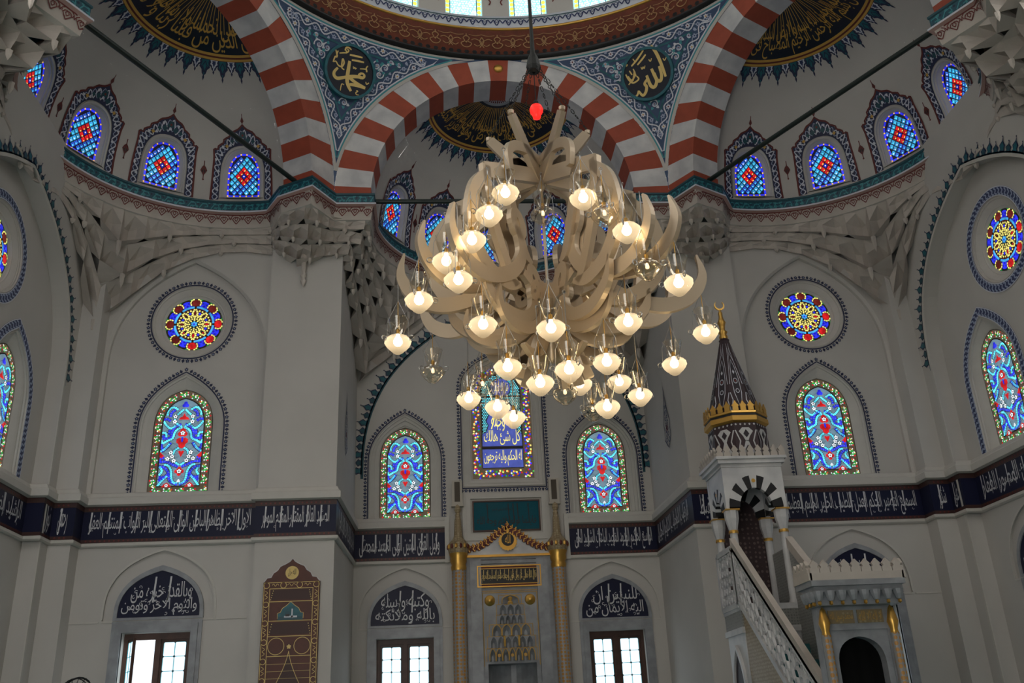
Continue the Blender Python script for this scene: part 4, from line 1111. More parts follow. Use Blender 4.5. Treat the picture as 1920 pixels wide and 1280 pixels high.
    for t in range(M):
        mb.strip([fn(*mapr(i/(N-1), t/M), .010) for i in range(N)], [fn(*mapr(i/(N-1), (t+1)/M), .010) for i in range(N)], 'navy_paint' if t else 'navy_paint')
    full = hf+[(-x, z) for x, z in hf[::-1][1:]]
    mb.ribbon(resample(full, n=60), .034, fn, .016, 'maroon')
    # white scrolls and a teal palmette at the head
    U = 120
    for ph, v0, amp, fr, m, w in ((0, .5, .34, 15, 'white_paint', .020), (PI, .5, .30, 15, 'pale_blue', .014)):
        ln = [mapr(i/U, v0+amp*math.sin(2*PI*fr*i/U+ph)) for i in range(U+1)]; mb.ribbon(ln, w, fn, .015, m)
    for i in range(17):
        u = .06+.055*i; x, z = mapr(u, .5+(.22 if i % 2 else -.22)); mb.flower(x, z, .030, 3, fn, .016, 'white_paint', None, i)
    for s_ in (-1, 1):
        mb.flower(s_*.10, 1.20, .055, 4, fn, .017, 'teal_dark'); mb.flower(s_*.20, 1.17, .04, 4, fn, .017, 'teal_dark'); mb.flower(s_*.30, 1.08, .035, 4, fn, .018, 'gold_paint')
    mb.flower(0, 1.28, .07, 3, fn, .018, 'teal_dark', 'lace_red')
    mb.planar([(-.035, 1.53), (0, 1.48), (.035, 1.53), (0, 1.62)], [(-.012+.0, 1.535), (0, 1.515), (.012, 1.535), (0, 1.57)] and [], fn, .016, 'maroon'); mb.ribbon([(0, 1.44), (0, 1.66)], .014, fn, .017, 'maroon')
    tag(mb.build('painted_surround', e), kind='stuff')
for nm in ('left', 'apse', 'right'):
    for k in range(-2, 3): small_window(nm, k)
    # little painted lozenges between the windows
    o, fn0, r, bay = SW[nm]; mb = MB('maroon', 'black')
    for k in range(-2, 2):
        x = (k+.5)*bay
        mb.planar([(x-.06, .60), (x-.035, .66), (x, .70), (x+.035, .66), (x+.06, .60), (x, .50)], [], fn0, .01, 'maroon'); mb.planar([(x-.035, .59), (x, .64), (x+.035, .59), (x, .53)], [], fn0, .014, 'black')
        mb.ribbon([(x, .78), (x, .42)], .016, fn0, .009, 'maroon'); mb.ngon(x, .43, .02, 4, fn0, .012, 'maroon')
    tag(mb.build('painted_lozenges', o), kind='stuff')
# ---- drum windows (those the photograph shows the foot of)
mb = MB('came'); gl = arch(.36, .04, 1.2, 1.55, .9, 6)
dfn = lambda x, z, d=0: (DR+.09-(DR+.09)*0, 0, 0)
for k in range(-5, 5):
    a = PI/2-2*PI*(k+.5)/NW
    f = lambda x, z, d=0: ((DR-d)*math.cos(a-x/DR), (DR-d)*math.sin(a-x/DR), zb+z)
    if k in (-5, 4): pass
    e = empty(wname(), label='pale leaded window in the drum of the main dome', cat='window', group='drum windows', kind='structure')
    mb = MB('drum_cell'); D = -.09; mb.planar(gl, [], f, D-.03, 'drum_cell')
    rnd = random.Random(k+50); inner = arch(.255, .05, 1.15, 1.45, .9, 6)
    for j in range(26):
        for i in range(-5, 6):
            x, z = (i+(.5 if j % 2 else 0))*.052+rnd.uniform(-.01, .01), .075+j*.055+rnd.uniform(-.01, .01)
            if inside((x, z), inner): mb.ngon(x, z, rnd.uniform(.017, .026), 6, f, D+.004, 'drum_pane', a0=rnd.uniform(0, 1))
    for s in (-1, 1):
        for j in range(11): mb.ngon(s*.305, .10+j*.105, .042, 6, f, D+.004, 'drum_yellow', rz=.048)
        mb.ribbon([(s*.26, .04), (s*.26, 1.25)], .014, f, D+.006, 'came')
    tag(mb.build('leaded_glass', e), kind='stuff')
# ---- lower casement windows
PW, PH = .148, .2
mb = MB('day_pane'); mb.box(-PW/2+.004, PW/2-.004, -.004, .004, -PH/2+.004, PH/2-.004); PANE = mb.mesh('pane')
def casement(loc, rz, label, open_leaf=0):
    e = empty(wname(), loc, rz, label=label, cat='window', group='lower casement windows', kind='structure')
    # grey stone surround
    mb = MB('marble_grey')
    for k, (w, d) in enumerate(((.655, .03), (.60, .055), (.555, .04))):
        o = [(w, .75), (w, 3.36-(.655-w)), (-w, 3.36-(.655-w)), (-w, .75)]; i = [(-.5, .75), (-.5, 3.19), (.5, 3.19), (.5, .75)]
        mb.prism(o+i, 0, d, pf, 0)
    mb.build('stone_surround', e)
    mb = MB('wood_brown'); D0, D1 = -.2, -.12
    mb.prism(rect(-.5, .5, .9, 3.19), D0, D1, pf, 0, holes=[rect(-.44, .44, .95, 3.10)])
    mb.build('wood_frame', e)
    mb = MB('wood_brown'); mb.prism(rect(-.04, .04, .95, 3.10), D0, D1+.01, pf, 0); mb.build('mullion', e)
    lat = MB('day_cyan', 'teal')
    for s in (-1, 1):
        lf = empty('casement_leaf', (s*.44, -(-.17), 0), 0); lf.parent = e
        if open_leaf == s: lf.rotation_euler = (0, 0, s*rad(62))
        fb = MB('wood_brown'); x0, x1 = (0, .40) if s < 0 else (-.40, 0)
        fb.prism(rect(x0, x1, .95, 3.10), -.02, .02, pf, 0, holes=[rect(x0+.035, x1-.035, .99, 3.06)], back=True); fb.build('leaf_frame', lf)
        lt = MB('day_cyan', 'teal')
        nx, nz = 2, 10; pw, ph = .33/nx, 2.07/nz
        for j in range(nz):
            for i in range(nx):
                p = child(PANE, 'pane', lf, (x0+.035+(i+.5)*pw, 0, .99+(j+.5)*ph)); p.scale = (pw/PW, 1, ph/PH)
        for i in range(nx+1):
            x = x0+.035+i*pw; lt.box(x-.006, x+.006, -.012, .012, .99, 3.06, 'day_cyan')
            for j in range(nz+1):
                z = .99+j*ph
                if i < nx: lt.box(x, x+pw, -.011, .011, z-.005, z+.005, 'day_cyan')
                lt.ngon(x, z, .022, 4, pf, .014, 'teal'); lt.ngon(x, z, .022, 4, pf, -.014, 'teal')
        lt.build('lattice', lf)
    if open_leaf:
        s = open_leaf; bp = MB('day_pane'); bp.planar(rect(-.44 if s < 0 else 0, 0 if s < 0 else .44, .95, 3.1), [], pf, -.24, 0); bp.build('daylight_pane', e)
    return e
casement((-5.43, 5.6, 0), 0, 'casement window with one leaf standing open, beside the brown prayer-panel pier', -1)
casement((-1.86, 8.0, 0), 0, 'closed casement window of the apse on the prayer-panel side of the mihrab')
casement((1.88, 8.0, 0), 0, 'casement window of the apse on the pulpit side of the mihrab')
casement((5.43, 5.6, 0), 0, 'casement window half hidden behind the pulpit gate')
for sg in (-1, 1): casement((sg*7.3, 3.65, 0), -sg*PI/2, 'casement window low in the side wall '+('beyond the pulpit' if sg > 0 else 'across the hall from the pulpit'))
# ---- blue lunettes over them
def lunette(loc, rz, rows, label):
    e = empty('calligraphy_lunette', loc, rz, label=label, cat='lunette', group='blue calligraphy lunettes')
    a = arch(.655, 3.37, 3.47, 4.17, .75); b = arch(.60, 3.41, 3.48, 4.09, .75)
    mb = MB('marble_grey'); mb.prism(a, -.03, .025, pf, 0, holes=[b]); mb.build('stone_rim', e)
    mb = MB('navy_tile'); mb.planar(b, [], pf, .004, 0); mb.build('tile_panel', e)
    mb = MB('letter', 'teal'); rnd = random.Random(len(rows[0]))
    for t, x0, x1, z0, z1 in rows: put_text(mb, t, x0, x1, z0, z1, pf, .012, 0)
    for k in range(26):
        x, z = rnd.uniform(-.5, .5), rnd.uniform(3.46, 3.98)
        if inside((x, z), b) and edge_dist((x, z), b) > .04: mb.ribbon(spiral(x, z, .03, rnd.uniform(0, 6), .8, 1, 8), .008, pf, .009, 0)
    for x in (-.1, .12): mb.ribbon([(x, 3.62), (x+.02, 4.0)], .026, pf, .012, 0)
    mb.build('script', e)
lunette((-5.43, 5.6, 0), 0, [('واليوم الاخر وتؤمن'.replace('ؤ', 'و'), -.55, .55, 3.43, 3.68), ('وبالقدر خيره من', -.43, .46, 3.62, 3.92)], 'blue pointed lunette with white script over the open casement')
lunette((-1.86, 8.0, 0), 0, [('بالله وملائكته', -.52, .52, 3.43, 3.70), ('وكتبه ورسله', -.42, .42, 3.64, 3.96)], 'blue pointed lunette with white script in the apse on the prayer-panel side')
lunette((1.88, 8.0, 0), 0, [('اليه الايمان من', -.52, .52, 3.43, 3.70), ('للنبيين ان', -.38, .42, 3.64, 3.96)], 'blue pointed lunette with white script in the apse on the pulpit side')
lunette((5.43, 5.6, 0), 0, [('والبعث بعد الموت', -.52, .52, 3.43, 3.68), ('حق اشهد ان', -.40, .40, 3.62, 3.92)], 'blue pointed lunette half hidden behind the pulpit gate')
for sg in (-1, 1): lunette((sg*7.3, 3.65, 0), -sg*PI/2, [('من الله تعالى', -.5, .5, 3.43, 3.9)], 'blue pointed lunette with white script in the side wall '+('beyond the pulpit' if sg > 0 else 'across from the pulpit'))

# ------------------------------------------------------------------ calligraphy band
BAND = [(-7.3, .6), (-7.3, 4.9), (-7.05, 4.9), (-7.05, 5.27), (-6.72, 5.27), (-6.72, 5.6), (-4.06, 5.6), (-4.06, 5.5), (-2.85, 5.5), (-2.785, 8.0), (-1.14, 8.0)]
BT, BB = 5.09, 4.53
def band(path, name, label, texts):
    e = empty(name, label=label, cat='band', kind='structure')
    mb = MB('moulding')
    sweep(mb, path, [(0, BT+.22), (.03, BT+.2), (.05, BT+.15), (.085, BT+.12), (.085, BT+.02), (.03, BT)], ['moulding']*5)
    sweep(mb, path, [(.03, BB), (.055, BB-.01), (.055, BB-.05), (.03, BB-.07), (0, BB-.075)], ['moulding']*4); mb.build('moulding', e)
    mb = MB('brown_band', 'navy_tile')
    sweep(mb, path, [(.03, BT), (.022, BT), (.022, BT-.075), (.018, BT-.075), (.018, BB+.055), (.022, BB+.055), (.022, BB), (.03, BB)], ['brown_band', 'brown_band', 'brown_band', 'navy_tile', 'brown_band', 'brown_band', 'brown_band'])
    mb.build('tile_band', e)
    mb = MB('letter', 'teal_light', 'lace_red')
    for (p, q, t) in texts:
        p_, q_ = Vector(p), Vector(q); L = (q_-p_).length; u = (q_-p_)/L; n = Vector((u.y, -u.x))
        f = lambda x, z, d=0: (p_.x+u.x*x+n.x*(.018+d), p_.y+u.y*x+n.y*(.018+d), z)
        put_text(mb, t, .06, L-.06, BB+.075, BT-.09, f, .008, 'letter')
        rnd = random.Random(len(t)); w = L/ max(3, len(t))
        for k in range(int(L/.11)):
            x = .1+k*.11+rnd.uniform(-.03, .03)
            if x > L-.1: break
            if k % 2 == 0: mb.ribbon([(x, BB+.14), (x+.012, BT-.085)], [.012, .026], f, .007, 'letter')
            mb.ribbon(spiral(x+.03, BT-.16-rnd.uniform(0, .28), .022, k, .8, 1, 7), .006, f, .006, 'letter')
        for k in range(int(L/.07)):
            for z in (BT-.04, BB+.03): mb.ngon(.04+k*.07, z, .017, 4, f, .008, 'lace_red')
    mb.build('script', e)
band(BAND, 'trim_1', 'dark blue calligraphy band on the prayer-panel side of the mihrab', [
    ((-7.3, 1.2), (-7.3, 4.8), 'الرشيد الصبور البديع الباقى الوارث النور الهادى'), ((-7.05, 4.95), (-7.05, 5.22), 'نور'), ((-7.0, 5.27), (-6.75, 5.27), 'رحمن'),
    ((-6.66, 5.6), (-4.1, 5.6), 'الاول الاخر الظاهر الباطن الوالى المتعالى البر التواب المنتقم العفو'), ((-4.03, 5.5), (-2.88, 5.5), 'الصمد القادر المقتدر المقدم المؤخر'.replace('ؤ', 'و')),
    ((-2.845, 5.7), (-2.79, 7.9), 'الماجد الواحد الاحد الفرد الحى'), ((-2.74, 8.0), (-1.18, 8.0), 'وكيل القوى المتين الولى الحميد المحصى')])
BANDR = mir(BAND)
band(BANDR, 'trim_2', 'dark blue calligraphy band on the pulpit side of the mihrab', [
    ((1.18, 8.0), (2.74, 8.0), 'الواسع الحكيم الودود المجيد الباعث الشهيد الحق'), ((2.79, 7.9), (2.845, 5.7), 'الرقيب المجيب الكريم الجليل'), ((2.88, 5.5), (4.03, 5.5), 'الحسيب المقيت الحفيظ'),
    ((4.1, 5.6), (6.66, 5.6), 'السميع البصير الحكم العدل اللطيف الخبير الحليم العظيم الغفور'), ((6.75, 5.27), (7.0, 5.27), 'شكور'), ((7.05, 5.22), (7.05, 4.95), 'على'),
    ((7.3, 4.8), (7.3, 1.2), 'العزيز الجبار المتكبر الخالق البارئ المصور الغفار')])
# end caps next to the mihrab and pale mouldings round the short bands
for sg in (-1, 1):
    mb = MB('moulding'); x0, x1 = sorted((sg*1.06, sg*1.14)); mb.box(x0, x1, 7.93, 8.0, BB-.07, BT+.2); mb.build('end_moulding', bpy.data.objects['trim_1' if sg < 0 else 'trim_2'])
# ================================================================== FURNISHINGS
# tie rods across the arches
for p, q, lab in (((-3.60, 4.86), (-5.93, .76), 'dark green iron tie rod across the striped arch on the prayer-panel side'), ((3.60, 4.86), (5.93, .76), 'dark green iron tie rod across the striped arch on the pulpit side'), ((-2.37, 5.5), (2.37, 5.5), 'dark green iron tie rod across the mihrab arch behind the chandelier')):
    mb = MB('rod_green'); z = ZC+.06
    mb.tube([(p[0], p[1], z), (q[0], q[1], z)], .042, 10)
    for e_ in (p, q): mb.box(e_[0]-.05, e_[0]+.05, e_[1]-.05, e_[1]+.05, ZC, ZC+.12)
    tag(mb.build('tie_rod'), lab, 'tie rod', 'tie rods')
# painted spade ornaments on the sides of the apse
for sg, w in ((-1, WQL), (1, WQR)):
    mb = MB('navy_paint', 'indigo', 'lace_red'); f = lambda x, z, d=0: (sg*(2.825-d-.07*0), 6.55+sg*x*1.0, z)
    f = lambda x, z, d=0: (sg*(2.85-.07*(6.5+x-5.5)/2.52-d), 6.5+x, z)
    cx, z0 = 0, 6.1
    o = [(0, 0), (.10, .08), (.20, .18), (.16, .34), (.20, .46), (.12, .62), (.06, .78), (.03, .92), (0, 1.12)]; o = o+[(-x, z) for x, z in o[::-1][1:-1]]
    ring = [(x, z0+z) for x, z in o]; mb.ribbon(ring, .03, f, .01, 'navy_paint', True)
    for k in range(7):
        for s in (-1, 1): mb.ribbon(spiral(s*.075*(1-k*.09), z0+.14+k*.10, .065*(1-k*.08), k, 1, s, 12), .02, f, .01, 'indigo')
    mb.flower(0, z0+.35, .06, 5, f, .012, 'lace_red', 'navy_paint')
    tag(mb.build('painted_ornament', w), kind='stuff')

# ------------------------------------------------------------------ mihrab
MI = empty('mihrab', (0, 8.0, 0), label='grey marble mihrab niche with gilded columns and crown', cat='mihrab')
mb = MB('marble_grey')
for w, zt, d in ((.78, 4.55, .06), (.70, 4.47, .10), (.63, 4.40, .08)):
    mb.prism([(w, 0), (w, zt), (-w, zt), (-w, 0), (-.50, 0), (-.50, zt-.12 if w < .65 else zt-.06), (.50, zt-.12 if w < .65 else zt-.06), (.50, 0)], 0, d, pf, 0)
mb.planar(rect(-.66, .66, 2.70, 4.45), [], pf, .05, 0)
mb.build('marble_frame', MI)
mb = MB('gold'); mb.box(-.78, .78, -.11, 0, 4.53, 4.57); mb.build('gilt_fillet', MI)
# gable field with scalloped gilt crown
crown = [(.95, 4.72), (.72, 4.70), (.55, 4.73), (.38, 4.82), (.22, 4.95), (.08, 5.03), (0, 5.10)]; crown = crown+[(-x, z) for x, z in crown[::-1][1:]]
mb = MB('marble'); mb.prism([(.80, 4.56)]+[(x*.84, z-.05) for x, z in crown]+[(-.80, 4.56)], 0, .05, pf, 0); mb.build('gable_field', MI)
cr = MB('gold', 'maroon', 'black'); pts = resample(crown, n=26)
for i, (x, z) in enumerate(pts):
    a, b = pts[max(i-1, 0)], pts[min(i+1, 26)]; tx, tz = b[0]-a[0], b[1]-a[1]; l = math.hypot(tx, tz); tx /= l; tz /= l; nx, nz = tz, -tx
    q = lambda u, v: (x+tx*u+nx*v, z+tz*u+nz*v)
    mb = MB('maroon', 'gold', 'black')
    mb.prism([q(-.04, -.05), q(-.042, .03), q(-.015, .045), q(0, .065), q(.015, .045), q(.042, .03), q(.04, -.05), q(.02, -.085), q(-.02, -.085)], .04, .085, pf, 'maroon')
    mb.ribbon([q(.0, .05), q(-.024, .015), q(.016, -.03), q(-.012, -.08)], .016, pf, .09, 'gold'); mb.ngon(*q(.014, .02), .011, 5, pf, .092, 'gold'); mb.ngon(*q(0, .06), .012, 4, pf, .09, 'gold')
    mb.build('crown_scallop', MI)
mb = MB('gold', 'black'); mb.ngon(0, 4.80, .155, 28, pf, .11, 'gold'); mb.ngon(0, 4.83, .115, 24, pf, .115, 'black')
put_text(mb, 'الله', -.05, .05, 4.76, 4.92, pf, .12, 'gold'); mb.ribbon([(.0, 4.95), (0, 5.02)], .03, pf, .12, 'gold')
for k in range(20): mb.ngon(.155*math.cos(k*PI/10), 4.80+.155*math.sin(k*PI/10), .018, 6, pf, .112, 'gold')
mb.build('gilt_roundel', MI)
# text panel
tp = empty('text_panel'); tp.parent = MI
mb = MB('gold'); mb.prism(rect(-.575, .575, 3.995, 4.375), .05, .11, pf, 0, holes=[rect(-.555, .555, 4.015, 4.355)]); mb.prism(rect(-.525, .525, 4.045, 4.325), .05, .105, pf, 0, holes=[rect(-.515, .515, 4.055, 4.315)]); mb.build('gilt_frame', tp)
mb = MB('maroon', 'black'); mb.planar(rect(-.56, .56, 4.01, 4.36), [], pf, .092, 'maroon'); mb.planar(rect(-.515, .515, 4.055, 4.315), [], pf, .096, 'black'); mb.build('ground', tp)
mb = MB('gold_pale'); put_text(mb, 'قال الله تعالى عز وجل فول وجهك شطر المسجد الحرام', -.49, .49, 4.075, 4.27, pf, .102, 0)
for k in range(13): mb.ribbon([(-.46+k*.075, 4.13), (-.455+k*.075, 4.30)], [.006, .011], pf, .101, 0)
mb.build('script', tp)
# inner gilt line frame, rosettes, stalactite pyramid
mb = MB('gold_paint')
for w in (.52, .49): mb.prism([(w, 2.66), (w, 3.94-(.52-w)), (-w, 3.94-(.52-w)), (-w, 2.66), (-w+.012, 2.66), (-w+.012, 3.928-(.52-w)), (w-.012, 3.928-(.52-w)), (w-.012, 2.66)], .05, .062, pf, 0)
mb.build('gilt_line', MI)
for s in (-1, 1):
    mb = MB('gold'); mb.lathe([(0, .04), (.03, .045), (.04, .02), (.075, .025), (.095, 0)], 20); o = mb.build('rosette', MI, True, (s*.36, -.05, 3.77)); o.rotation_euler = (PI/2, 0, 0)
lev = [(3.86, .07), (3.70, .16), (3.52, .20), (3.36, .21), (3.16, .34), (2.96, .38), (2.74, .40)]
for k in range(len(lev)-1):
    z1, w1 = lev[k]; z0, w0 = lev[k+1]; n = [1, 3, 4, 4, 6, 7][k]
    mb = MB('gold_paint'); ww = max(w0, w1)+.05; mb.prism([(ww, z0), (ww, z1), (-ww, z1), (-ww, z0), (-ww+.010, z0), (-ww+.010, z1-.010), (ww-.010, z1-.010), (ww-.010, z0)], .05, .058, pf, 0); mb.build('gilt_step', MI)
    for i in range(n):
        c0 = -w0+2*w0*(i+.5)/n; hw = w0/n
        mb = MB('marble_grey', 'gold_paint')
        # a small pointed cell hollowed into the stone, leaning forward at its head
        a = arch(hw*.92, z0, z0+(z1-z0)*.35, z1-.012, .7, 5); a = [(c0+x, z) for x, z in a]
        mb.strip([pf(x, z, .14) for x, z in a], [pf(c0+(x-c0)*.35, z0+(z-z0)*.5, .051) for x, z in a], 0)
        mb.ribbon(a, .014, pf, .145, 'gold_paint' if k in (3, 5) or n == 1 else 'marble_grey', d0=.10)
        if k == 4 and i in (2, 4): mb.lathe([(0, -.10), (.018, -.08), (.022, 0), (.015, .09), (0, .1)], 8, (c0-hw, -.15, (z0+z1)/2), 'gold_paint')
        if k == 0: mb.lathe([(.045, -.09), (.045, -.05), (.025, -.03), (.045, .02), (.03, .06), (0, .07)], 10, (c0, -.08, (z0+z1)/2), 'gold_paint')
        if k == 5 and i % 2: mb.flower(c0, (z0+z1)/2-.02, .035, 6, pf, .15, 'gold_paint')
        mb.build('stalactite_cell', MI)
mb = MB('marble_grey'); nb = [(.42*math.cos(t), .42*math.sin(t)) for t in [PI*i/14 for i in range(15)]]
mb.strip([(x, y, 2.7) for x, y in nb], [(x, y, 0) for x, y in nb], 0); mb.add([(x, y, 2.7) for x, y in nb], [tuple(range(15))], 0); mb.reveal(rect(-.42, .42, .0, 2.7), 0, .06, pf, 0)
mb.build('niche_wall', MI)
mb = MB('marble_grey')
for s in (-1, 1): mb.planar(rect(*sorted((s*.42, s*.66)), 0, 2.70), [], pf, .05, 0)
mb.build('niche_surround', MI)
for s in (-1, 1):
    col = empty('column', (s*.90, -.13, 0)); col.parent = MI
    mb = MB('gilt_marble'); mb.lathe([(.125, 0), (.125, 4.40)], 18); mb.build('shaft', col, True)
    mb = MB('gold'); mb.lathe([(.13, 4.30), (.14, 4.36), (.125, 4.40), (.15, 4.46), (.145, 4.52), (.17, 4.60)], 18); mb.build('capital', col, True)
    mb = MB('gilt_carving', 'gold', 'maroon'); mb.lathe([(.17, 4.60), (.185, 4.66), (.185, 4.76), (.16, 4.80), (.10, 4.86), (.075, 4.92), (.06, 5.2), (.045, 5.26), (.05, 5.3), (.035, 5.33), (.06, 5.39), (.045, 5.46), (0, 5.5)], 14, m='gilt_carving')
    for k in range(14):
        a = 2*PI*k/14; mb.lathe([(0, -.045), (.028, -.02), (.026, .03), (0, .06)], 5, (.185*math.cos(a), .185*math.sin(a), 4.71), 'maroon' if k % 2 else 'gold')
    mb.build('finial', col, False)
# moulded panel above the mihrab with the teal glass picture
tq = empty('calligraphy_picture', (0, 8.0, 0), label='teal glazed calligraphy panel hanging above the mihrab crown', cat='picture')
mb = MB('moulding')
for (w, z0, z1, d, w2, y0, y1) in ((.81, 4.74, 5.72, .03, .74, 4.86, 5.66), (.74, 4.84, 5.66, .055, .66, 4.96, 5.61)):
    mb.prism(rect(-w, w, z0, z1), 0, d, pf, 0, holes=[rect(-w2, w2, y0, y1)])
mb.planar(rect(-.75, .75, 4.85, 5.67), [], pf, .01, 0)
mb.build('plaster_frame', tq)
mb = MB('wood_brown'); mb.prism(rect(-.625, .625, 5.0, 5.57), .01, .05, pf, 0, holes=[rect(-.6, .6, 5.025, 5.545)]); mb.build('wood_frame', tq)
mb = MB('teal_panel'); mb.planar(rect(-.6, .6, 5.025, 5.545), [], pf, .035, 0); mb.build('glazed_panel', tq)
mb = MB('black'); put_text(mb, 'فاينما تولوا فثم وجه الله', -.55, .55, 5.06, 5.28, pf, .038, 0)
for x in (.42, .22, .14, .05, -.34): mb.ribbon([(x, 5.15), (x-.012, 5.51)], [.010, .022], pf, .038, 0)
put_text(mb, 'بسم الله الرحمن الرحيم', -.26, .1, 5.36, 5.44, pf, .038, 0); mb.build('script', tq)
# column loudspeakers either side
for s in (-1, 1):
    e = empty('column_speaker', (s*.90, 8.0, 5.5), label='slim beige column loudspeaker on the wall above the mihrab column', cat='speaker', group='column loudspeakers over the mihrab columns')
    mb = MB('speaker_grey'); mb.box(-.095, .095, -.12, 0, 0, .45); mb.box(-.11, .11, -.13, 0, -.035, 0); mb.build('cabinet', e)
    mb = MB('speaker_grille'); mb.box(-.05, .05, -.128, -.118, .05, .42); mb.build('grille', e)
    mb = MB('steel'); mb.box(-.02, .02, -.02, 0, -.08, -.03); mb.build('bracket', e)

# ------------------------------------------------------------------ brown prayer panel on the pier
PP = empty('prayer_panel', (-3.465, 5.5, 0), label='tall brown and gold painted prayer panel on the wall pier', cat='panel')
hw = .42; top = 3.84
ogee = [(hw, top), (.40, top+.02), (.37, top+.06), (.31, top+.07), (.28, top+.13), (.22, top+.17), (.18, top+.23), (.10, top+.265), (.04, top+.30), (0, top+.345)]
ogee = ogee+[(-x, z) for x, z in ogee[::-1][1:]]
mb = MB('board_brown'); mb.prism([(hw, 1.1)]+ogee+[(-hw, 1.1)], 0, .05, pf, 0); mb.build('board', PP)
mb = MB('marble'); mb.ribbon(ogee, .012, pf, .053, 0); mb.build('pale_edge', PP)
mb = MB('gold_pale')
for w in (.41, .325): mb.prism([(w, 1.12), (w, top-.005 if w > .4 else top-.095), (-w, top-.005 if w > .4 else top-.095), (-w, 1.12), (-w+.009, 1.12), (-w+.009, top-.014 if w > .4 else top-.104), (w-.009, top-.014 if w > .4 else top-.104), (w-.009, 1.12)], .05, .056, pf, 0)
for z in (3.55, 3.27, 3.05, 2.77): mb.box(-.325, .325, -.056, -.05, z-.005, z+.005)
for z in (2.66, 2.56, 2.46, 2.36, 2.26, 2.1, 1.9): mb.box(-.325, .325, -.054, -.05, z-.002, z+.002)
for s in (-1, 1):
    mb.ribbon(circ(.118, s*.19, 2.91, 28), .009, pf, .056, 0, True); mb.ribbon(bez2((0, 2.84), (s*.03, 2.6), (s*.3, 2.15), 10), .008, pf, .056, 0)
    for i in range(2):
        x = s*(.12 if i == 0 else .37); mb.ribbon(circ(.043, x, top-.05, 16), .009, pf, .056, 0, True)
    for i in range(9): mb.ribbon(circ(.040, s*.368, top-.33-i*.27, 16), .009, pf, .056, 0, True); mb.ribbon(smooth([(s*.368-.02, top-.13-i*.27), (s*.368+.02, top-.16-i*.27), (s*.368-.02, top-.19-i*.27), (s*.368+.02, top-.22-i*.27), (s*.368-.02, top-.25-i*.27)], 3), .007, pf, .056, 0)
    mb.ribbon(smooth([(s*.19, top-.05), (s*.215, top-.03), (s*.24, top-.065), (s*.265, top-.03), (s*.29, top-.05)], 3), .007, pf, .056, 0)
    for z0, z1 in ((3.29, 3.54), ):
        pass
    for za, zb_ in ((3.57, 3.73), (3.07, 3.25)):
        for k in range(5): mb.ngon(s*(.30-k*.008), za+.01+k*(zb_-za)/5, .008, 5, pf, .055, 0)
mb.ribbon(smooth([(-.06, top-.05), (-.03, top-.03), (0, top-.065), (.03, top-.03), (.06, top-.05)], 3), .007, pf, .056, 0)
mb.flower(0, 2.90, .035, 5, pf, .056, 0); mb.ribbon([(-.19, 3.30), (-.19, 3.38), (-.15, 3.39), (-.12, 3.45), (-.06, 3.49), (0, 3.545), (.06, 3.49), (.12, 3.45), (.15, 3.39), (.19, 3.38), (.19, 3.30)], .008, pf, .058, 0)
mb.build('gilt_lines', PP)
mb = MB('gold_pale', 'board_dark'); mb.ngon(0, top+.13, .10, 28, pf, .056, 'gold_pale'); put_text(mb, 'الله جل', -.06, .06, top+.075, top+.19, pf, .06, 'board_dark'); mb.build('gold_roundel', PP)
mb = MB('teal_light', 'teal_dark', 'white_paint', 'black')
pic = [(.185, 3.28), (.185, 3.375), (.15, 3.385), (.12, 3.445), (.06, 3.485), (0, 3.54)]; pic = pic+[(-x, z) for x, z in pic[::-1][1:]]
mb.planar(pic, [], pf, .054, 'teal'); mb.planar(rect(-.185, .185, 3.28, 3.33), [], pf, .056, 'teal_dark'); mb.ngon(-.04, 3.36, .045, 12, pf, .057, 'teal_dark'); mb.box(.015, .035, -.058, -.05, 3.31, 3.44, 'white_paint'); mb.box(-.09, .10, -.058, -.05, 3.315, 3.34, 'white_paint'); mb.box(-.07, -.01, -.0585, -.05, 3.33, 3.365, 'black')
mb.build('mosque_picture', PP)
mb = MB('board_dark'); mb.planar(bez2((0, 2.84), (-.03, 2.6), (-.3, 2.15), 10)+bez2((.3, 2.15), (.03, 2.6), (0, 2.84), 10)[:-1], [], pf, .053, 0); mb.build('dark_niche', PP)
for z0, z1 in ((3.575, 3.725), (3.075, 3.245)):
    mb = MB('board_dark'); mb.planar(rect(-.30, .30, z0, z1), [], pf, .052, 0); mb.build('dark_field', PP)

# ------------------------------------------------------------------ minbar (pulpit)
MN = empty('minbar', (3.36, 4.4, 0), label='carved marble minbar pulpit with striped canopy and tall spire', cat='pulpit')
# local: x across (-.45..+.45), y towards the mihrab wall; tower y -.4..+.4, stairs down to y -3.0, gate at y -3.2
def part(name, mb, parent=MN, sm=False, **k): return mb.build(name, parent, sm, **k)
WX = .42
mb = MB('marble'); mb.box(-WX, WX, -.4, .4, 0, 2.72); mb.box(-WX-.03, WX+.03, -.43, .43, 2.72, 2.80); mb.box(-WX-.02, WX+.02, -.42, .42, 3.02, 3.10); part('tower_base', mb)
mb = MB('carved_stone'); mb.box(-WX-.01, WX+.01, -.41, .41, 2.80, 3.02); part('tower_frieze', mb)
sidef = lambda s: (lambda y, z, d=0: (s*(WX+.012+d), y, z))
for s in (-1, 1):
    mb = MB('plum_dark'); mb.planar([(y, z) for y, z in arch(.24, .3, 1.9, 2.5, .62)], [], sidef(s), .0, 0); part('side_arch', mb)
    mb = MB('marble'); mb.ribbon(arch(.27, .3, 1.92, 2.56, .62), .06, sidef(s), .03, 0, d0=-.01); part('side_arch_rim', mb)
    mb = MB('curtain'); mb.grid(lambda u, v: (s*(WX+.016+.012*math.sin(u*60)), u, v), [-.14+.28*i/28 for i in range(29)], [.3, 2.0]); part('curtain', mb)
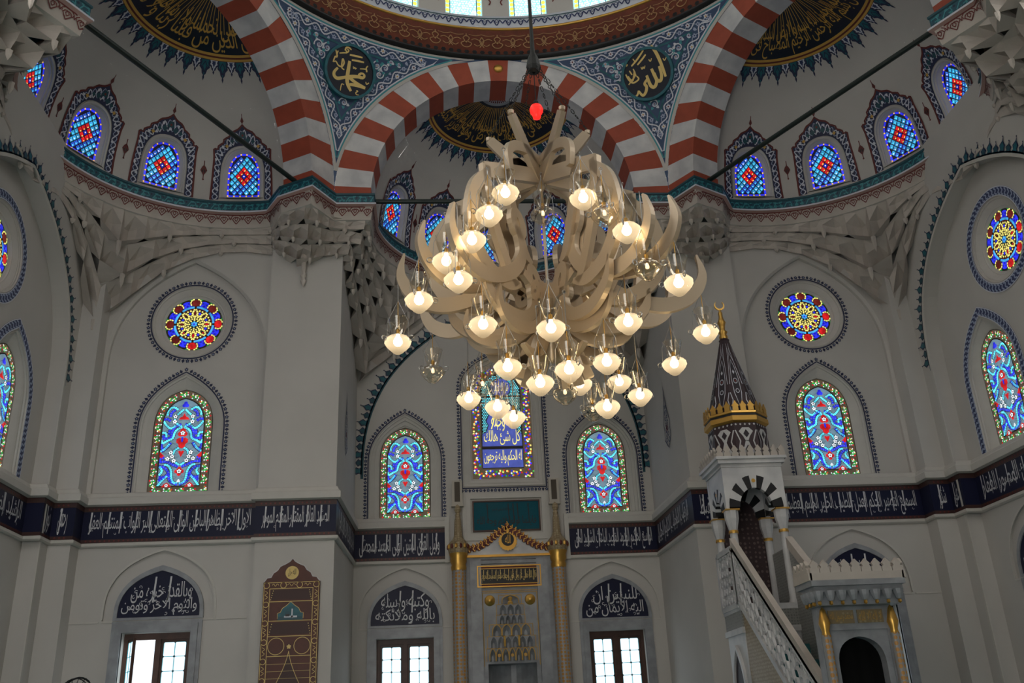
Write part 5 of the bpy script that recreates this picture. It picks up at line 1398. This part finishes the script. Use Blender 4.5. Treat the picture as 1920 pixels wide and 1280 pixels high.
def lattice(mb, quad4, nu, nv, fn, w=.02, d0=-.018, d=.018):
    """pierced star lattice in a quadrilateral (corners in order)"""
    a, b, c, e = quad4
    Q = lambda u, v: tuple((a[k]*(1-u)+b[k]*u)*(1-v)+(e[k]*(1-u)+c[k]*u)*v for k in (0, 1))
    for i in range(nu):
        for j in range(nv):
            u0, v0, du, dv = i/nu, j/nv, 1/nu, 1/nv; R = lambda x, y: Q(u0+x*du, v0+y*dv)
            mb.ribbon([R(.5+.40*math.cos(t)*(1 if k % 2 else .62), .5+.40*math.sin(t)*(1 if k % 2 else .62)) for k, t in enumerate([2*PI*q/12 for q in range(12)])], w*.8, fn, d, 0, True, d0=d0)
            for k in range(6):
                t = 2*PI*k/6+PI/6; mb.ribbon([R(.5+.4*math.cos(t), .5+.4*math.sin(t)), R(min(1, max(0, .5+.72*math.cos(t))), min(1, max(0, .5+.72*math.sin(t))))], w*.8, fn, d, 0, d0=d0)
    for l in ([a, b], [b, c], [c, e], [e, a]): mb.ribbon(l, w*2.2, fn, d+.012, 0, d0=d0-.012)
# platform parapet, stair rail, triangular side
rz0, rz1 = 3.93, 1.90; ry0, ry1 = -.4, -3.0
for s in (-1, 1):
    f = sidef(s)
    if s > 0:
        mb = MB('carved_stone'); zq = lambda y: rz1+(y-ry1)*(rz0-rz1)/(ry0-ry1); mb.prism([(-.38, .3), (-1.1, .3), (-1.1, zq(-1.1)-.06), (-.4, 3.88), (.38, 3.88), (.38, 2.9)], -.05, .02, f, 0, back=True); part('carved_side', mb)
        mb = MB('matte_black'); mb.prism([(-1.1, .3), (-3.0, .3), (-3.0, zq(-3.0)-.06), (-1.1, zq(-1.1)-.06)], -.04, .01, f, 0, back=True); part('dark_side_panel', mb)  # near-black panel along the lower stair side
        mb = MB('plaster_warm'); mb.add([f(y, z, d) for y, z, d in ((-.4, zq(-.4)-.07, -.07), (-.4, zq(-.4)-.07, .03), (-3.0, zq(-3.0)-.07, .03), (-3.0, zq(-3.0)-.07, -.07), (-.4, zq(-.4)+.09, -.07), (-.4, zq(-.4)+.09, .03), (-3.0, zq(-3.0)+.09, .03), (-3.0, zq(-3.0)+.09, -.07))],
              [(0, 1, 2, 3), (4, 5, 6, 7), (0, 4, 5, 1), (1, 5, 6, 2), (2, 6, 7, 3), (3, 7, 4, 0)]); part('handrail', mb)
        continue
    mb = MB('marble'); lattice(mb, [(-.38, 3.10), (.38, 3.10), (.38, 3.88), (-.38, 3.88)], 3, 3, f, .034); part('parapet_lattice', mb)
    mb = MB('marble'); sl = (rz0-rz1)/(ry0-ry1)
    zt = lambda y: rz1+(y-ry1)*sl
    lattice(mb, [(-3.0, zt(-3.0)-.78), (-.42, zt(-.42)-.78), (-.42, zt(-.42)-.06), (-3.0, zt(-3.0)-.06)], 10, 2, f, .034); part('rail_lattice', mb)
    mb = MB('plaster_warm'); mb.add([f(y, z, d) for y, z, d in ((-.4, zt(-.4)-.07, -.05), (-.4, zt(-.4)-.07, .03), (-3.0, zt(-3.0)-.07, .03), (-3.0, zt(-3.0)-.07, -.05), (-.4, zt(-.4)+.09, -.05), (-.4, zt(-.4)+.09, .03), (-3.0, zt(-3.0)+.09, .03), (-3.0, zt(-3.0)+.09, -.05))],
          [(0, 1, 2, 3), (4, 5, 6, 7), (0, 4, 5, 1), (1, 5, 6, 2), (2, 6, 7, 3), (3, 7, 4, 0)]); part('handrail', mb)
    mb = MB('gilt_carving'); mb.planar([(-.42, .3), (-.42, zt(-.42)-.82), (-2.95, zt(-2.95)-.82), (-2.95, .3)], [], f, -.02, 0); part('gilt_side_panel', mb)
    mb = MB('marble')
    for rr in (.42, .40): mb.ribbon(circ(rr, -1.25, 1.25, 32), .03, f, .02, 0, True, d0=-.03)
    for k in range(12):
        a = 2*PI*k/12; mb.ribbon([(-1.25+.1*math.cos(a), 1.25+.1*math.sin(a)), (-1.25+.4*math.cos(a), 1.25+.4*math.sin(a))], .02, f, .015, 0, d0=-.02); mb.ribbon([(-1.25+.25*math.cos(a), 1.25+.25*math.sin(a)), (-1.25+.25*math.cos(a+PI/6), 1.25+.25*math.sin(a+PI/6)), (-1.25+.4*math.cos(a+PI/12), 1.25+.4*math.sin(a+PI/12))], .018, f, .015, 0, d0=-.02)
    part('star_roundel', mb)
for k in range(11):
    y1 = -.4-k*.236; mb = MB('carpet'); mb.box(-WX+.03, WX-.03, y1-.236, y1, 0, 2.75-(k+1)*.22); part('stair', mb)
mb = MB('brocade'); mb.planar(rect(-.36, .36, 2.8, 4.85), [], lambda x, z, d=0: (x, .38-d, z), 0, 0); part('back_hanging', mb)
# canopy: four columns, striped arches, cornice with merlons
for sx in (-1, 1):
    for sy in (-1, 1):
        c = empty('canopy_column', (sx*.37, sy*.35, 0)); c.parent = MN
        mb = MB('marble'); mb.lathe([(.075, 3.06), (.075, 3.12), (.058, 3.16), (.056, 4.08), (.062, 4.10)], 12); part('shaft', mb, c, True)
        mb = MB('marble'); mb.lathe([(.06, 4.13), (.10, 4.30), (.105, 4.42)], 8, a0=PI/8, a1=2*PI+PI/8); part('capital', mb, c)
        mb = MB('gold'); mb.lathe([(.068, 4.09), (.072, 4.11), (.066, 4.135)], 12); part('gilt_collar', mb, c)
        mb = MB('gold'); mb.box(-.105, .105, -.105, .105, 4.415, 4.435); part('gilt_abacus', mb, c)
def canopy_face(name, fn, hw):
    e = empty(name); e.parent = MN
    R0, R1 = hw-.21, hw-.05; zc = 4.46
    out = [(hw, 4.435), (hw, 5.06), (-hw, 5.06), (-hw, 4.435)]
    hole = [(-R1, 4.435)]+[(R1*math.cos(t), zc+.43*R1/.37*math.sin(t)) for t in [PI-PI*i/16 for i in range(17)]]+[(R1, 4.435)]
    mb = MB('marble'); mb.prism(out+hole, -.06, 0, fn, 0, back=True); mb.build('spandrel', e)
    nv = 11
    for i in range(nv):
        t0, t1 = PI*i/nv, PI*(i+1)/nv; m = 'black' if i % 2 == 0 else 'marble'
        if i == nv//2: m = 'marble'
        pts = [(R1*math.cos(t), zc+.43*R1/.37*math.sin(t)) for t in (t0, (t0+t1)/2, t1)]+[(R0*math.cos(t), zc+.43*R0/.37*math.sin(t)) for t in (t1, (t0+t1)/2, t0)]
        mb = MB(m); mb.prism(pts, -.07, .008, fn, 0, back=True); mb.build('voussoir', e)
    mb = MB('gold'); mb.ngon(0, zc+.43*(R0+R1)/2/.37+.01, .03, 10, fn, .015, 0); mb.build('gilt_stud', e)
canopy_face('canopy_front', lambda x, z, d=0: (x, -.42-d, z), .45); canopy_face('canopy_back', lambda x, z, d=0: (x, .42+d, z), .45)
canopy_face('canopy_side', lambda x, z, d=0: (-.44-d, x, z), .355); canopy_face('canopy_side', lambda x, z, d=0: (.44+d, x, z), .355)
mb = MB('marble'); mb.box(-.46, .46, -.43, .43, 5.05, 5.10); mb.box(-.50, .50, -.47, .47, 5.10, 5.16); mb.box(-.53, .53, -.50, .50, 5.16, 5.20); part('canopy_cornice', mb)
mb0 = MB('plaster_warm'); mb0.prism([(-.05, 0), (-.05, .05), (-.03, .07), (-.05, .10), (0, .17), (.05, .10), (.03, .07), (.05, .05), (.05, 0)], -.015, .015, pf, 0, back=True); MER = mb0.mesh('merlon')
for i in range(9):
    for sy in (-1, 1): child(MER, 'merlon', MN, (-.47+i*.1175, sy*.48, 5.2))
for i in range(1, 8):
    for sx in (-1, 1): child(MER, 'merlon', MN, (sx*.51, -.48+i*.12, 5.2), PI/2)
# drum, gold crown, spire, finial
oct_ = dict(a0=PI/8, a1=2*PI+PI/8)
mb = MB('plum'); mb.lathe([(.455, 5.2), (.44, 5.76)], 8, **oct_); part('drum', mb)
mb = MB('marble', 'plum_dark')
for k in range(8):
    a = k*PI/4; ap = .445*math.cos(PI/8)
    f = lambda x, z, d=0: ((ap+d)*math.cos(a)-x*math.sin(a), (ap+d)*math.sin(a)+x*math.cos(a), z)
    for x, z, k2 in ((0, 5.56, 1), (0, 5.32, -1)):
        mb.planar([(x-.11, z+.04), (x-.05, z+.10), (x+.05, z+.10), (x+.11, z+.04), (x+.05, z-.04), (x+.02, z-.11), (x-.02, z-.11), (x-.05, z-.04)] if k2 > 0 else [(x-.14, z-.10), (x-.05, z+.05), (x-.02, z+.14), (x+.02, z+.14), (x+.05, z+.05), (x+.14, z-.10)], [], f, .008, 'marble')
        mb.planar([(x-.045, z), (x, z+.07), (x+.045, z), (x, z-.06)], [], f, .014, 'plum_dark')
    for s in (-1, 1): mb.ribbon([(s*.16, 5.22), (s*.10, 5.45), (s*.16, 5.62)], .02, f, .008, 'marble')
    for q in range(5): mb.ngon(-.14+q*.07, 5.71, .018, 4, f, .01, 'marble')
part('drum_ornament', mb)
mb = MB('gold', 'black'); mb.lathe([(.44, 5.74), (.49, 5.77), (.49, 5.84), (.47, 5.85)], 8, m='gold', **oct_); mb.lathe([(.475, 5.85), (.475, 5.88)], 8, m='black', **oct_); mb.lathe([(.48, 5.88), (.49, 5.89), (.485, 5.92)], 8, m='gold', **oct_); part('gilt_crown', mb)
mb0 = MB('gold'); mb0.prism([(-.045, 0), (-.04, .06), (-.055, .08), (-.02, .12), (0, .16), (.02, .12), (.055, .08), (.04, .06), (.045, 0)], -.01, .01, pf, 0, back=True); CM = mb0.mesh('gilt_leaf')
for k in range(8):
    a = k*PI/4; ap = .48*math.cos(PI/8)
    for q in (-1, 0, 1):
        x = q*.118; child(CM, 'gilt_leaf', MN, (ap*math.cos(a)-x*math.sin(a), ap*math.sin(a)+x*math.cos(a), 5.92), a+PI/2)
sp0, sp1, r0, r1 = 5.9, 7.22, .43, .075
mb = MB('plum'); mb.lathe([(r0, sp0), (r1, sp1), (r1+.01, sp1+.02), (r1*.7, sp1+.06)], 8, **oct_); part('spire', mb)
mb = MB('white_paint', 'plum_dark', 'lace_red')
for k in range(8):
    a = k*PI/4
    def f(x, z, d=0):
        t = (z-sp0)/(sp1-sp0); ap = (r0+(r1-r0)*t)*math.cos(PI/8)+d; sc = (1-t)+t*.2
        return (ap*math.cos(a)-x*sc*math.sin(a), ap*math.sin(a)+x*sc*math.cos(a), z)
    loz = [(0, 5.92), (.07, 6.25), (.085, 6.5), (.06, 6.72), (0, 6.85)]; loz = loz+[(-x, z) for x, z in loz[::-1][1:-1]]
    mb.planar(loz, [], f, .006, 'plum_dark'); mb.ribbon(loz, .014, f, .010, 'white_paint', True)
    mb.ribbon(circ(.045, 0, 6.46, 12), .014, f, .012, 'white_paint', True); mb.flower(0, 6.46, .026, 6, f, .012, 'lace_red'); mb.ribbon(circ(.035, 0, 6.28, 10), .012, f, .012, 'white_paint', True); mb.ngon(0, 6.62, .03, 4, f, .012, 'white_paint', rz=.04)
    for s in (-1, 1):
        mb.ribbon([(s*.16, 5.93), (s*.12, 6.12), (s*.155, 6.25)], .016, f, .010, 'white_paint'); mb.ribbon([(s*.14, 6.4), (s*.09, 6.85), (s*.05, 7.1)], .014, f, .010, 'white_paint'); mb.ribbon([(s*.10, 6.8), (s*.02, 6.95), (s*.08, 7.15)], .012, f, .010, 'white_paint')
part('spire_ornament', mb)
mb = MB('gold'); mb.lathe([(.06, 7.24), (.07, 7.30), (.05, 7.34), (.075, 7.38), (.04, 7.42), (.05, 7.50), (.068, 7.55), (.045, 7.60), (.03, 7.66), (.035, 7.72), (.015, 7.76), (.012, 7.80)], 14)
cres = [(.075*math.sin(t), 7.86-.075*math.cos(t)) for t in [rad(-140+280*i/16) for i in range(17)]]; mb.ribbon(cres, [.004+.024*math.sin(PI*i/16) for i in range(17)], pf, .012, 0, d0=-.012); part('gilt_finial', mb, MN, True)
# gate
GT = empty('gate', (-.03, -3.2, 0)); GT.parent = MN
gf = lambda x, z, d=0: (x, -d, z)
mb = MB('marble_grey'); o_ = [(.42, 0), (.42, 2.70), (-.42, 2.70), (-.42, 0)]; a_ = arch(.265, 0, 2.12, 2.40, .9, 8); mb.prism([(.42, 0), (.42, 2.72), (-.42, 2.72), (-.42, 0)]+a_[::-1], -.16, 0, gf, 0, back=True); part('portal', mb, GT)
mb = MB('matte_black'); mb.grid(lambda u, v: (u, .14+.006*math.sin(u*40), v), [-.29+.58*i/24 for i in range(25)], [.0, 2.5]); part('gate_shade', mb, GT)  # dark sheet standing in for the shade of the stair interior
mb = MB('marble_grey'); mb.prism([(.36, 1.2), (.36, 2.50), (-.36, 2.50), (-.36, 1.2), (-.33, 1.2), (-.33, 2.47), (.33, 2.47), (.33, 1.2)], 0, .02, gf, 0); part('portal_moulding', mb, GT)
for s in (-1, 1):
    mb = MB('gilt_carving'); mb.prism(rect(s*.165-.145, s*.165+.145, 2.54, 2.68), 0, .012, gf, 0); part('gilt_text_panel', mb, GT)
    mb = MB('gold_paint'); put_text(mb, 'لا اله الا الله' if s > 0 else 'محمد رسول الله', s*.165-.13, s*.165+.13, 2.56, 2.665, gf, .016, 0); part('gilt_script', mb, GT)
    mb = MB('gilt_marble', 'gold'); mb.lathe([(.05, 0), (.05, 2.42)], 12, (s*.385, -.06, 0), 'gilt_marble'); mb.lathe([(.045, 2.42), (.04, 2.46), (.065, 2.54), (.05, 2.60), (.03, 2.68), (0, 2.72)], 10, (s*.385, -.06, 0), 'gold'); part('gate_column', mb, GT, True)
mb = MB('marble_grey'); mb.box(-.49, .49, -.20, .20, 2.86, 2.92); mb.box(-.53, .53, -.24, .24, 2.92, 2.98); mb.box(-.46, .46, -.16, .16, 2.72, 2.86); part('gate_cornice', mb, GT)
for i in range(8):
    x = -.45+i*.1286; mb = MB('marble_grey', 'gold')
    mb.lathe([(.0, 2.755), (.03, 2.765), (.05, 2.82), (.06, 2.87)], 8, (x, -.19, 0), 'marble_grey'); mb.lathe([(0, 2.715), (.022, 2.73), (.018, 2.76)], 6, (x, -.19, 0), 'gold'); part('corbel', mb, GT)
    if i < 3:
        mb = MB('marble_grey', 'gold'); mb.lathe([(.0, 2.755), (.03, 2.765), (.05, 2.82), (.06, 2.87)], 8, (-.48, -.1+i*.11, 0), 'marble_grey'); mb.lathe([(0, 2.715), (.022, 2.73), (.018, 2.76)], 6, (-.48, -.1+i*.11, 0), 'gold'); part('corbel', mb, GT)
mb = MB('plaster_warm'); mb.box(-.53, .53, -.24, -.20, 2.98, 3.06); mb.box(-.53, .53, .20, .24, 2.98, 3.06)
for s in (-1, 1): mb.box(s*.53-.02, s*.53+.02, -.24, .24, 2.98, 3.06)
part('gate_parapet', mb, GT)
mb0 = MB('plaster_warm'); mb0.prism([(-.055, 0), (-.055, .04), (-.035, .06), (-.05, .085), (0, .14), (.05, .085), (.035, .06), (.055, .04), (.055, 0)], -.02, .02, pf, 0, back=True); GM = mb0.mesh('merlon')
for i in range(9):
    for sy in (-1, 1): child(GM, 'merlon', GT, (-.47+i*.1175, sy*.22, 3.06))
for i in range(4):
    for s in (-1, 1): child(GM, 'merlon', GT, (s*.53, -.16+i*.11, 3.06), PI/2)
# black round-topped floor fan by the side wall (only its top edge shows)
FN = empty('floor_fan', (-5.55, 3.0, 0), rad(-20), label='black pedestal fan standing in front of the open casement', cat='fan')
mb = MB('black'); mb.lathe([(.22, 0), (.22, .03), (.04, .06), (.022, .1), (.022, 2.0)], 16); part('stand', mb, FN, True)
mb = MB('black')
for rr in (.24, .23, .17, .11, .05): mb.tube([(rr*math.cos(t), -.06 if rr < .24 else 0, 2.18+rr*math.sin(t)) for t in [2*PI*i/28 for i in range(29)]], .007 if rr < .24 else .012, 5)
for k in range(16):
    t = 2*PI*k/16; mb.tube([(.04*math.cos(t), -.07, 2.18+.04*math.sin(t)), (.24*math.cos(t), 0, 2.18+.24*math.sin(t))], .004, 4)
part('guard', mb, FN)
mb = MB('speaker_grille')
for k in range(3):
    t = 2*PI*k/3; mb.planar([(.03*math.cos(t), 2.18+.03*math.sin(t)), (.2*math.cos(t-.1), 2.18+.2*math.sin(t-.1)), (.21*math.cos(t+.5), 2.18+.21*math.sin(t+.5)), (.1*math.cos(t+.9), 2.18+.1*math.sin(t+.9))], [], lambda x, z, d=0: (x, -.02+x*.1, z), 0, 0)
part('blade', mb, FN)
mb = MB('black'); mb.lathe([(0, -.05), (.07, -.03), (.09, .05), (.06, .14), (0, .16)], 12); o = part('motor', mb, FN, True, loc=(0, .02, 2.18)); o.rotation_euler = (-PI/2, 0, 0)
# ================================================================== CHANDELIER
CH = empty('chandelier', (0, 0, 5.0), label='huge brass chandelier of calligraphic ribbon arms hanging from the dome', cat='chandelier')
CHZ = 5.0
TH = .031
af = lambda x, z, d=0: (x, d, z-CHZ)
def stroke_arm(mb, pts, ws, n=6):
    q = smooth([(x, z, w) for (x, z), w in zip(pts, ws)], n)
    mb.ribbon([(x, z) for x, z, w in q], [w for x, z, w in q], af, TH, 0, d0=-TH)
def eye(mb, cx, cz, rx, rz, tilt, hole=.38):
    c, s = math.cos(tilt), math.sin(tilt)
    o = [(cx+c*rx*math.cos(t)-s*rz*math.sin(t), cz+s*rx*math.cos(t)+c*rz*math.sin(t)) for t in [2*PI*i/20 for i in range(20)]]
    h = []
    for i in range(14):
        t = 2*PI*i/14; px, pz = rx*hole*.55*math.cos(t), rz*hole*math.copysign(abs(math.sin(t))**1.4, math.sin(t)); h.append((cx+c*px-s*pz, cz+s*px+c*pz))
    mb.prism(o, -TH, TH, af, 0, holes=[h], back=True)
def arm_obj(name, mb_mesh, az):
    return child(mb_mesh, name, CH, (0, 0, 0), PI/2-rad(az))
def outer_arm(k):
    """the letter waw: hooked head, long tail sweeping out and curling up to a point"""
    mb = MB('champagne')
    stroke_arm(mb, [(.60*k, 6.62), (.50*k, 6.34), (.66*k, 6.08), (.98*k, 5.90), (1.32*k, 5.85), (1.6*k, 5.97), (1.74*k, 6.20), (1.70*k, 6.46)], [.09, .13, .155, .165, .17, .15, .10, .02])
    eye(mb, .56*k, 6.66, .125, .19, rad(-18)); stroke_arm(mb, [(.03, 6.06), (.25, 6.0), (.50*k, 6.10)], [.12, .10, .09])
    return mb.mesh('outer_arm')
OM = {k: outer_arm(k) for k in (.80, .92, 1.0)}
outer = [(-93, .92), (90, 1.0), (-58, .92), (70, .92), (-38, .80), (52, .80), (-15, .80), (27, .80), (-121, .92), (139, 1.0), (-138, .92), (147, .92)]
for az, k in outer: arm_obj('calligraphic_arm', OM[k], az)
mb = MB('champagne')       # upper looped arms
stroke_arm(mb, [(.05, 7.48), (.55, 7.30), (1.01, 7.12)], [.18, .18, .18], 3)
stroke_arm(mb, [(1.0, 7.18), (.98, 6.90), (.88, 6.50), (.68, 6.05), (.57, 5.90)], [.13, .12, .12, .12, .09], 4)
stroke_arm(mb, [(.66, 7.24), (.54, 6.75), (.40, 6.36), (.29, 6.26)], [.10, .11, .11, .05], 4)
stroke_arm(mb, [(.98, 7.10), (1.18, 6.84), (1.26, 6.46), (1.19, 6.16), (1.0, 5.96), (.72, 5.88), (.50, 5.94)], [.11, .15, .16, .17, .17, .15, .06], 5)
eye(mb, .27, 6.06, .12, .20, rad(-20))
stroke_arm(mb, [(.30, 5.96), (.30, 5.72), (.48, 5.57), (.78, 5.57), (1.02, 5.73), (1.10, 5.98)], [.09, .12, .14, .15, .11, .02], 5)
UP = mb.mesh('upper_arm')
mb = MB('champagne')       # crown arms with the chain eyes
stroke_arm(mb, [(.04, 7.46), (.22, 7.64), (.40, 7.84), (.57, 8.04)], [.16, .15, .14, .11]); stroke_arm(mb, [(.05, 7.68), (.30, 7.70), (.56, 7.62), (.68, 7.48), (.66, 7.26)], [.13, .12, .12, .10, .08])
mb.lathe([(.0, -.03), (.035, -.02), (.04, .02), (.0, .04)], 8, af(.58, 8.06)); CR = mb.mesh('crown_arm')
mb = MB('champagne')       # lower arms
stroke_arm(mb, [(.16, 6.10), (.14, 5.80), (.26, 5.56), (.50, 5.44), (.76, 5.46), (.90, 5.62), (.89, 5.80)], [.09, .11, .12, .13, .12, .08, .02])
eye(mb, .28, 5.95, .08, .14, rad(24)); stroke_arm(mb, [(.05, 6.0), (.09, 5.60), (.18, 5.32), (.36, 5.20), (.52, 5.26)], [.09, .10, .10, .09, .03]); stroke_arm(mb, [(.10, 5.55), (.26, 5.36), (.38, 5.02)], [.07, .09, .11])
LO = mb.mesh('lower_arm')
for rel in (30, 60, 90, 118, 150):
    for s in (-1, 1):
        if rel not in (30, 118): arm_obj('looped_arm', UP, 7.4+s*(rel if rel != 150 else 144))
        if rel % 60 == 30: arm_obj('crown_arm', CR, 7.4+s*rel)
for az in (-139, -45, -14, 29, 53, 145, -93, 90): arm_obj('lower_arm', LO, az)
for az, r in ((176, .8), (-157, .5), (21, .5), (-173, 1.1)):
    a = rad(az); mb = MB('steel'); mb.tube([(.03*math.sin(a), .03*math.cos(a), 5.70-CHZ), (r*.6*math.sin(a), r*.6*math.cos(a), 5.74-CHZ), (r*math.sin(a), r*math.cos(a), 5.64-CHZ)], .012, 6); mb.build('lamp_bracket', CH)
mb = MB('champagne'); mb.lathe([(0, 5.18-CHZ), (.05, 5.22-CHZ), (.055, 5.6-CHZ), (.03, 5.7-CHZ), (.03, 6.0-CHZ), (.06, 6.06-CHZ), (.018, 6.14-CHZ), (.018, 7.3-CHZ), (.07, 7.38-CHZ), (.05, 7.45-CHZ), (.05, 7.75-CHZ), (.0, 7.8-CHZ)], 14); mb.build('stem', CH, True)
mb = MB('cable'); mb.tube([(0, 0, 9.05-CHZ), (0, 0, 20.6-CHZ)], .022, 8); mb.lathe([(.02, 8.98-CHZ), (.075, 9.0-CHZ), (.09, 9.06-CHZ), (.07, 9.18-CHZ), (.03, 9.28-CHZ), (.022, 9.6-CHZ)], 10); mb.build('suspension_cable', CH)
for rel in (30, 90, 150, -30, -90, -150):
    a = rad(7.4+rel); mb = MB('cable'); p0, p1 = Vector((.06*math.sin(a), .06*math.cos(a), 9.04-CHZ)), Vector((.58*math.sin(a), .58*math.cos(a), 8.10-CHZ))
    for i in range(12):
        c = p0.lerp(p1, (i+.5)/12); u = (p1-p0).normalized(); v = u.orthogonal().normalized() if i % 2 else u.cross(u.orthogonal()).normalized()
        mb.tube([c+u*.036*math.cos(t)+v*.016*math.sin(t) for t in [2*PI*j/8 for j in range(9)]], .0055, 4)
    mb.build('chain', CH)
# red bulb above the chandelier
RB = empty('red_bulb_lamp', (0, 0, 8.40), label='glowing red bulb hanging above the chandelier crown', cat='lamp')
mb = MB('red_bulb'); mb.lathe([(0, -.10), (.045, -.08), (.05, -.045), (.075, 0), (.082, .04), (.065, .085), (.03, .10), (0, .105)], 14); mb.build('bulb', RB, True)
mb = MB('black'); mb.lathe([(.03, .10), (.034, .14), (.02, .17), (.006, .18), (.006, .58)], 8); mb.build('socket', RB)

# ------------------------------------------------------------------ hanging glass lamps
def lamp_meshes():
    g = MB('lamp_glass'); g.lathe([(.112, .25), (.106, .238), (.082, .14), (.062, .07), (.066, .05)], 24, flute=.04)
    prof = [(.066, .05), (.105, .034), (.135, -.002), (.138, -.02), (.118, -.062), (.088, -.098), (.074, -.106), (.058, -.128), (.036, -.145), (0, -.15)]
    lb = MB('lit_bowl'); lb.lathe(prof, 24, flute=.045)
    cb = MB('lamp_glass'); cb.lathe(prof, 24, flute=.045)
    hang = []
    for top in (.80, .50):
        w = MB('steel')
        for k in range(3):
            a = 2*PI*k/3+.4; c, s = math.cos(a), math.sin(a)
            w.tube([(.132*c, .132*s, .0), (.122*c, .122*s, .2), (0, 0, .46)], .0035, 4)
            w.tube([(.132*c+.03*c*(1-math.cos(t)), .132*s+.03*s*(1-math.cos(t)), .028*math.sin(t)) for t in [2*PI*j/8 for j in range(9)]], .007, 5)
        w.tube([(0, 0, .45), (0, 0, top)], .006, 5); w.tube([(.02*math.cos(t), 0, top+.015+.02*math.sin(t)) for t in [2*PI*j/8 for j in range(9)]], .005, 4)
        hang.append(w.mesh('hanger'))
    b = MB('bulb'); b.lathe([(0, -.065), (.03, -.055), (.048, -.03), (.05, -.01), (.04, .02), (.022, .045), (.02, .07), (0, .075)], 12)
    u = MB('filament'); u.lathe([(0, -.03), (.018, -.02), (.02, .0), (.012, .03), (0, .04)], 8)
    c = MB('gold'); c.lathe([(.02, .07), (.022, .12), (.012, .13), (.004, .135), (.004, .45)], 8)
    return g.mesh('glass_cup'), hang[0], lb.mesh('glass_bowl'), u.mesh('bulb'), c.mesh('bulb_holder'), cb.mesh('glass_bowl'), b.mesh('bulb'), hang[1]
for m in (lm := lamp_meshes()): m.polygons.foreach_set('use_smooth', [True]*len(m.polygons))
def proto(lit):
    e = empty('hanging_glass_lamp'); child(lm[0], 'glass_cup', e); child(lm[1], 'hanger', e); child(lm[2] if lit else lm[5], 'glass_bowl', e); child(lm[6] if lit else lm[3], 'bulb', e); child(lm[4], 'bulb_holder', e); return e
LAMPS = [(-93, 1.63, 5.44, 1), (90, 1.7, 5.54, 1), (-58, 1.5, 5.43, 0), (70, 1.55, 5.38, 1), (-38, 1.4, 5.21, 1), (52, 1.4, 5.13, 1), (-15, 1.3, 5.02, 1), (27, 1.3, 5.05, 0), (-121, 1.62, 5.57, 1), (139, 1.68, 5.52, 1), (-138, 1.5, 5.65, 1), (147, 1.5, 5.69, 0),
         (-139, .8, 4.94, 1), (-136, 1.1, 5.32, 1), (-40, 1.1, 5.28, 0), (-45, .8, 4.92, 1), (-14, .8, 5.34, 1), (-157, .5, 4.82, 1), (-173, 1.1, 5.14, 1), (176, .8, 4.83, 1), (21, .5, 5.03, 0), (29, .8, 5.22, 1), (53, .8, 4.87, 1), (145, .8, 4.96, 1), (50, 1.1, 5.24, 1), (143, 1.1, 5.29, 1),
         (49, .8, 6.17, 1), (46, 1.1, 5.82, 1), (-153, 1.1, 6.7, 1), (-147, 1.25, 6.41, 1), (-142, 1.4, 6.09, 1), (-132, 1.5, 5.91, 1), (152, 1.4, 6.11, 1), (158, 1.25, 6.34, 0), (165, 1.1, 6.59, 1), (-173, .15, 6.93, 0), (-31, 1.1, 5.88, 0)]
pr = {1: None, 0: None}
for az, r, z, lit in LAMPS:
    if pr[lit] is None: pr[lit] = o = proto(lit)
    else: o = copy_tree(pr[lit])
    tier = 'high among the upper loops' if z > 5.8 else 'at an outer curled tip' if r > 1.25 else 'in the lower middle cluster'
    tag(o, ('lit' if lit else 'dim unlit-looking')+' clear glass oil-style lamp hanging from the chandelier, '+tier, 'lamp', 'glass lamps of the chandelier')
    if (az, r) == (90, 1.7): o['label'] = 'lit clear glass lamp of the chandelier hanging closest to the pulpit spire'
    if (az, r) == (-93, 1.63): o['label'] = 'lit clear glass lamp of the chandelier hanging closest to the prayer-panel pier'
    if r == .15: o['label'] = 'dim glass lamp hanging on the central stem of the chandelier'
    if z > 5.8:
        for ch in o.children:
            if ch.name.startswith('hanger'): ch.data = lm[7]
    o.location = (r*math.sin(rad(az)), r*math.cos(rad(az)), z); o.rotation_euler = (0, 0, rad(az*7 % 120))
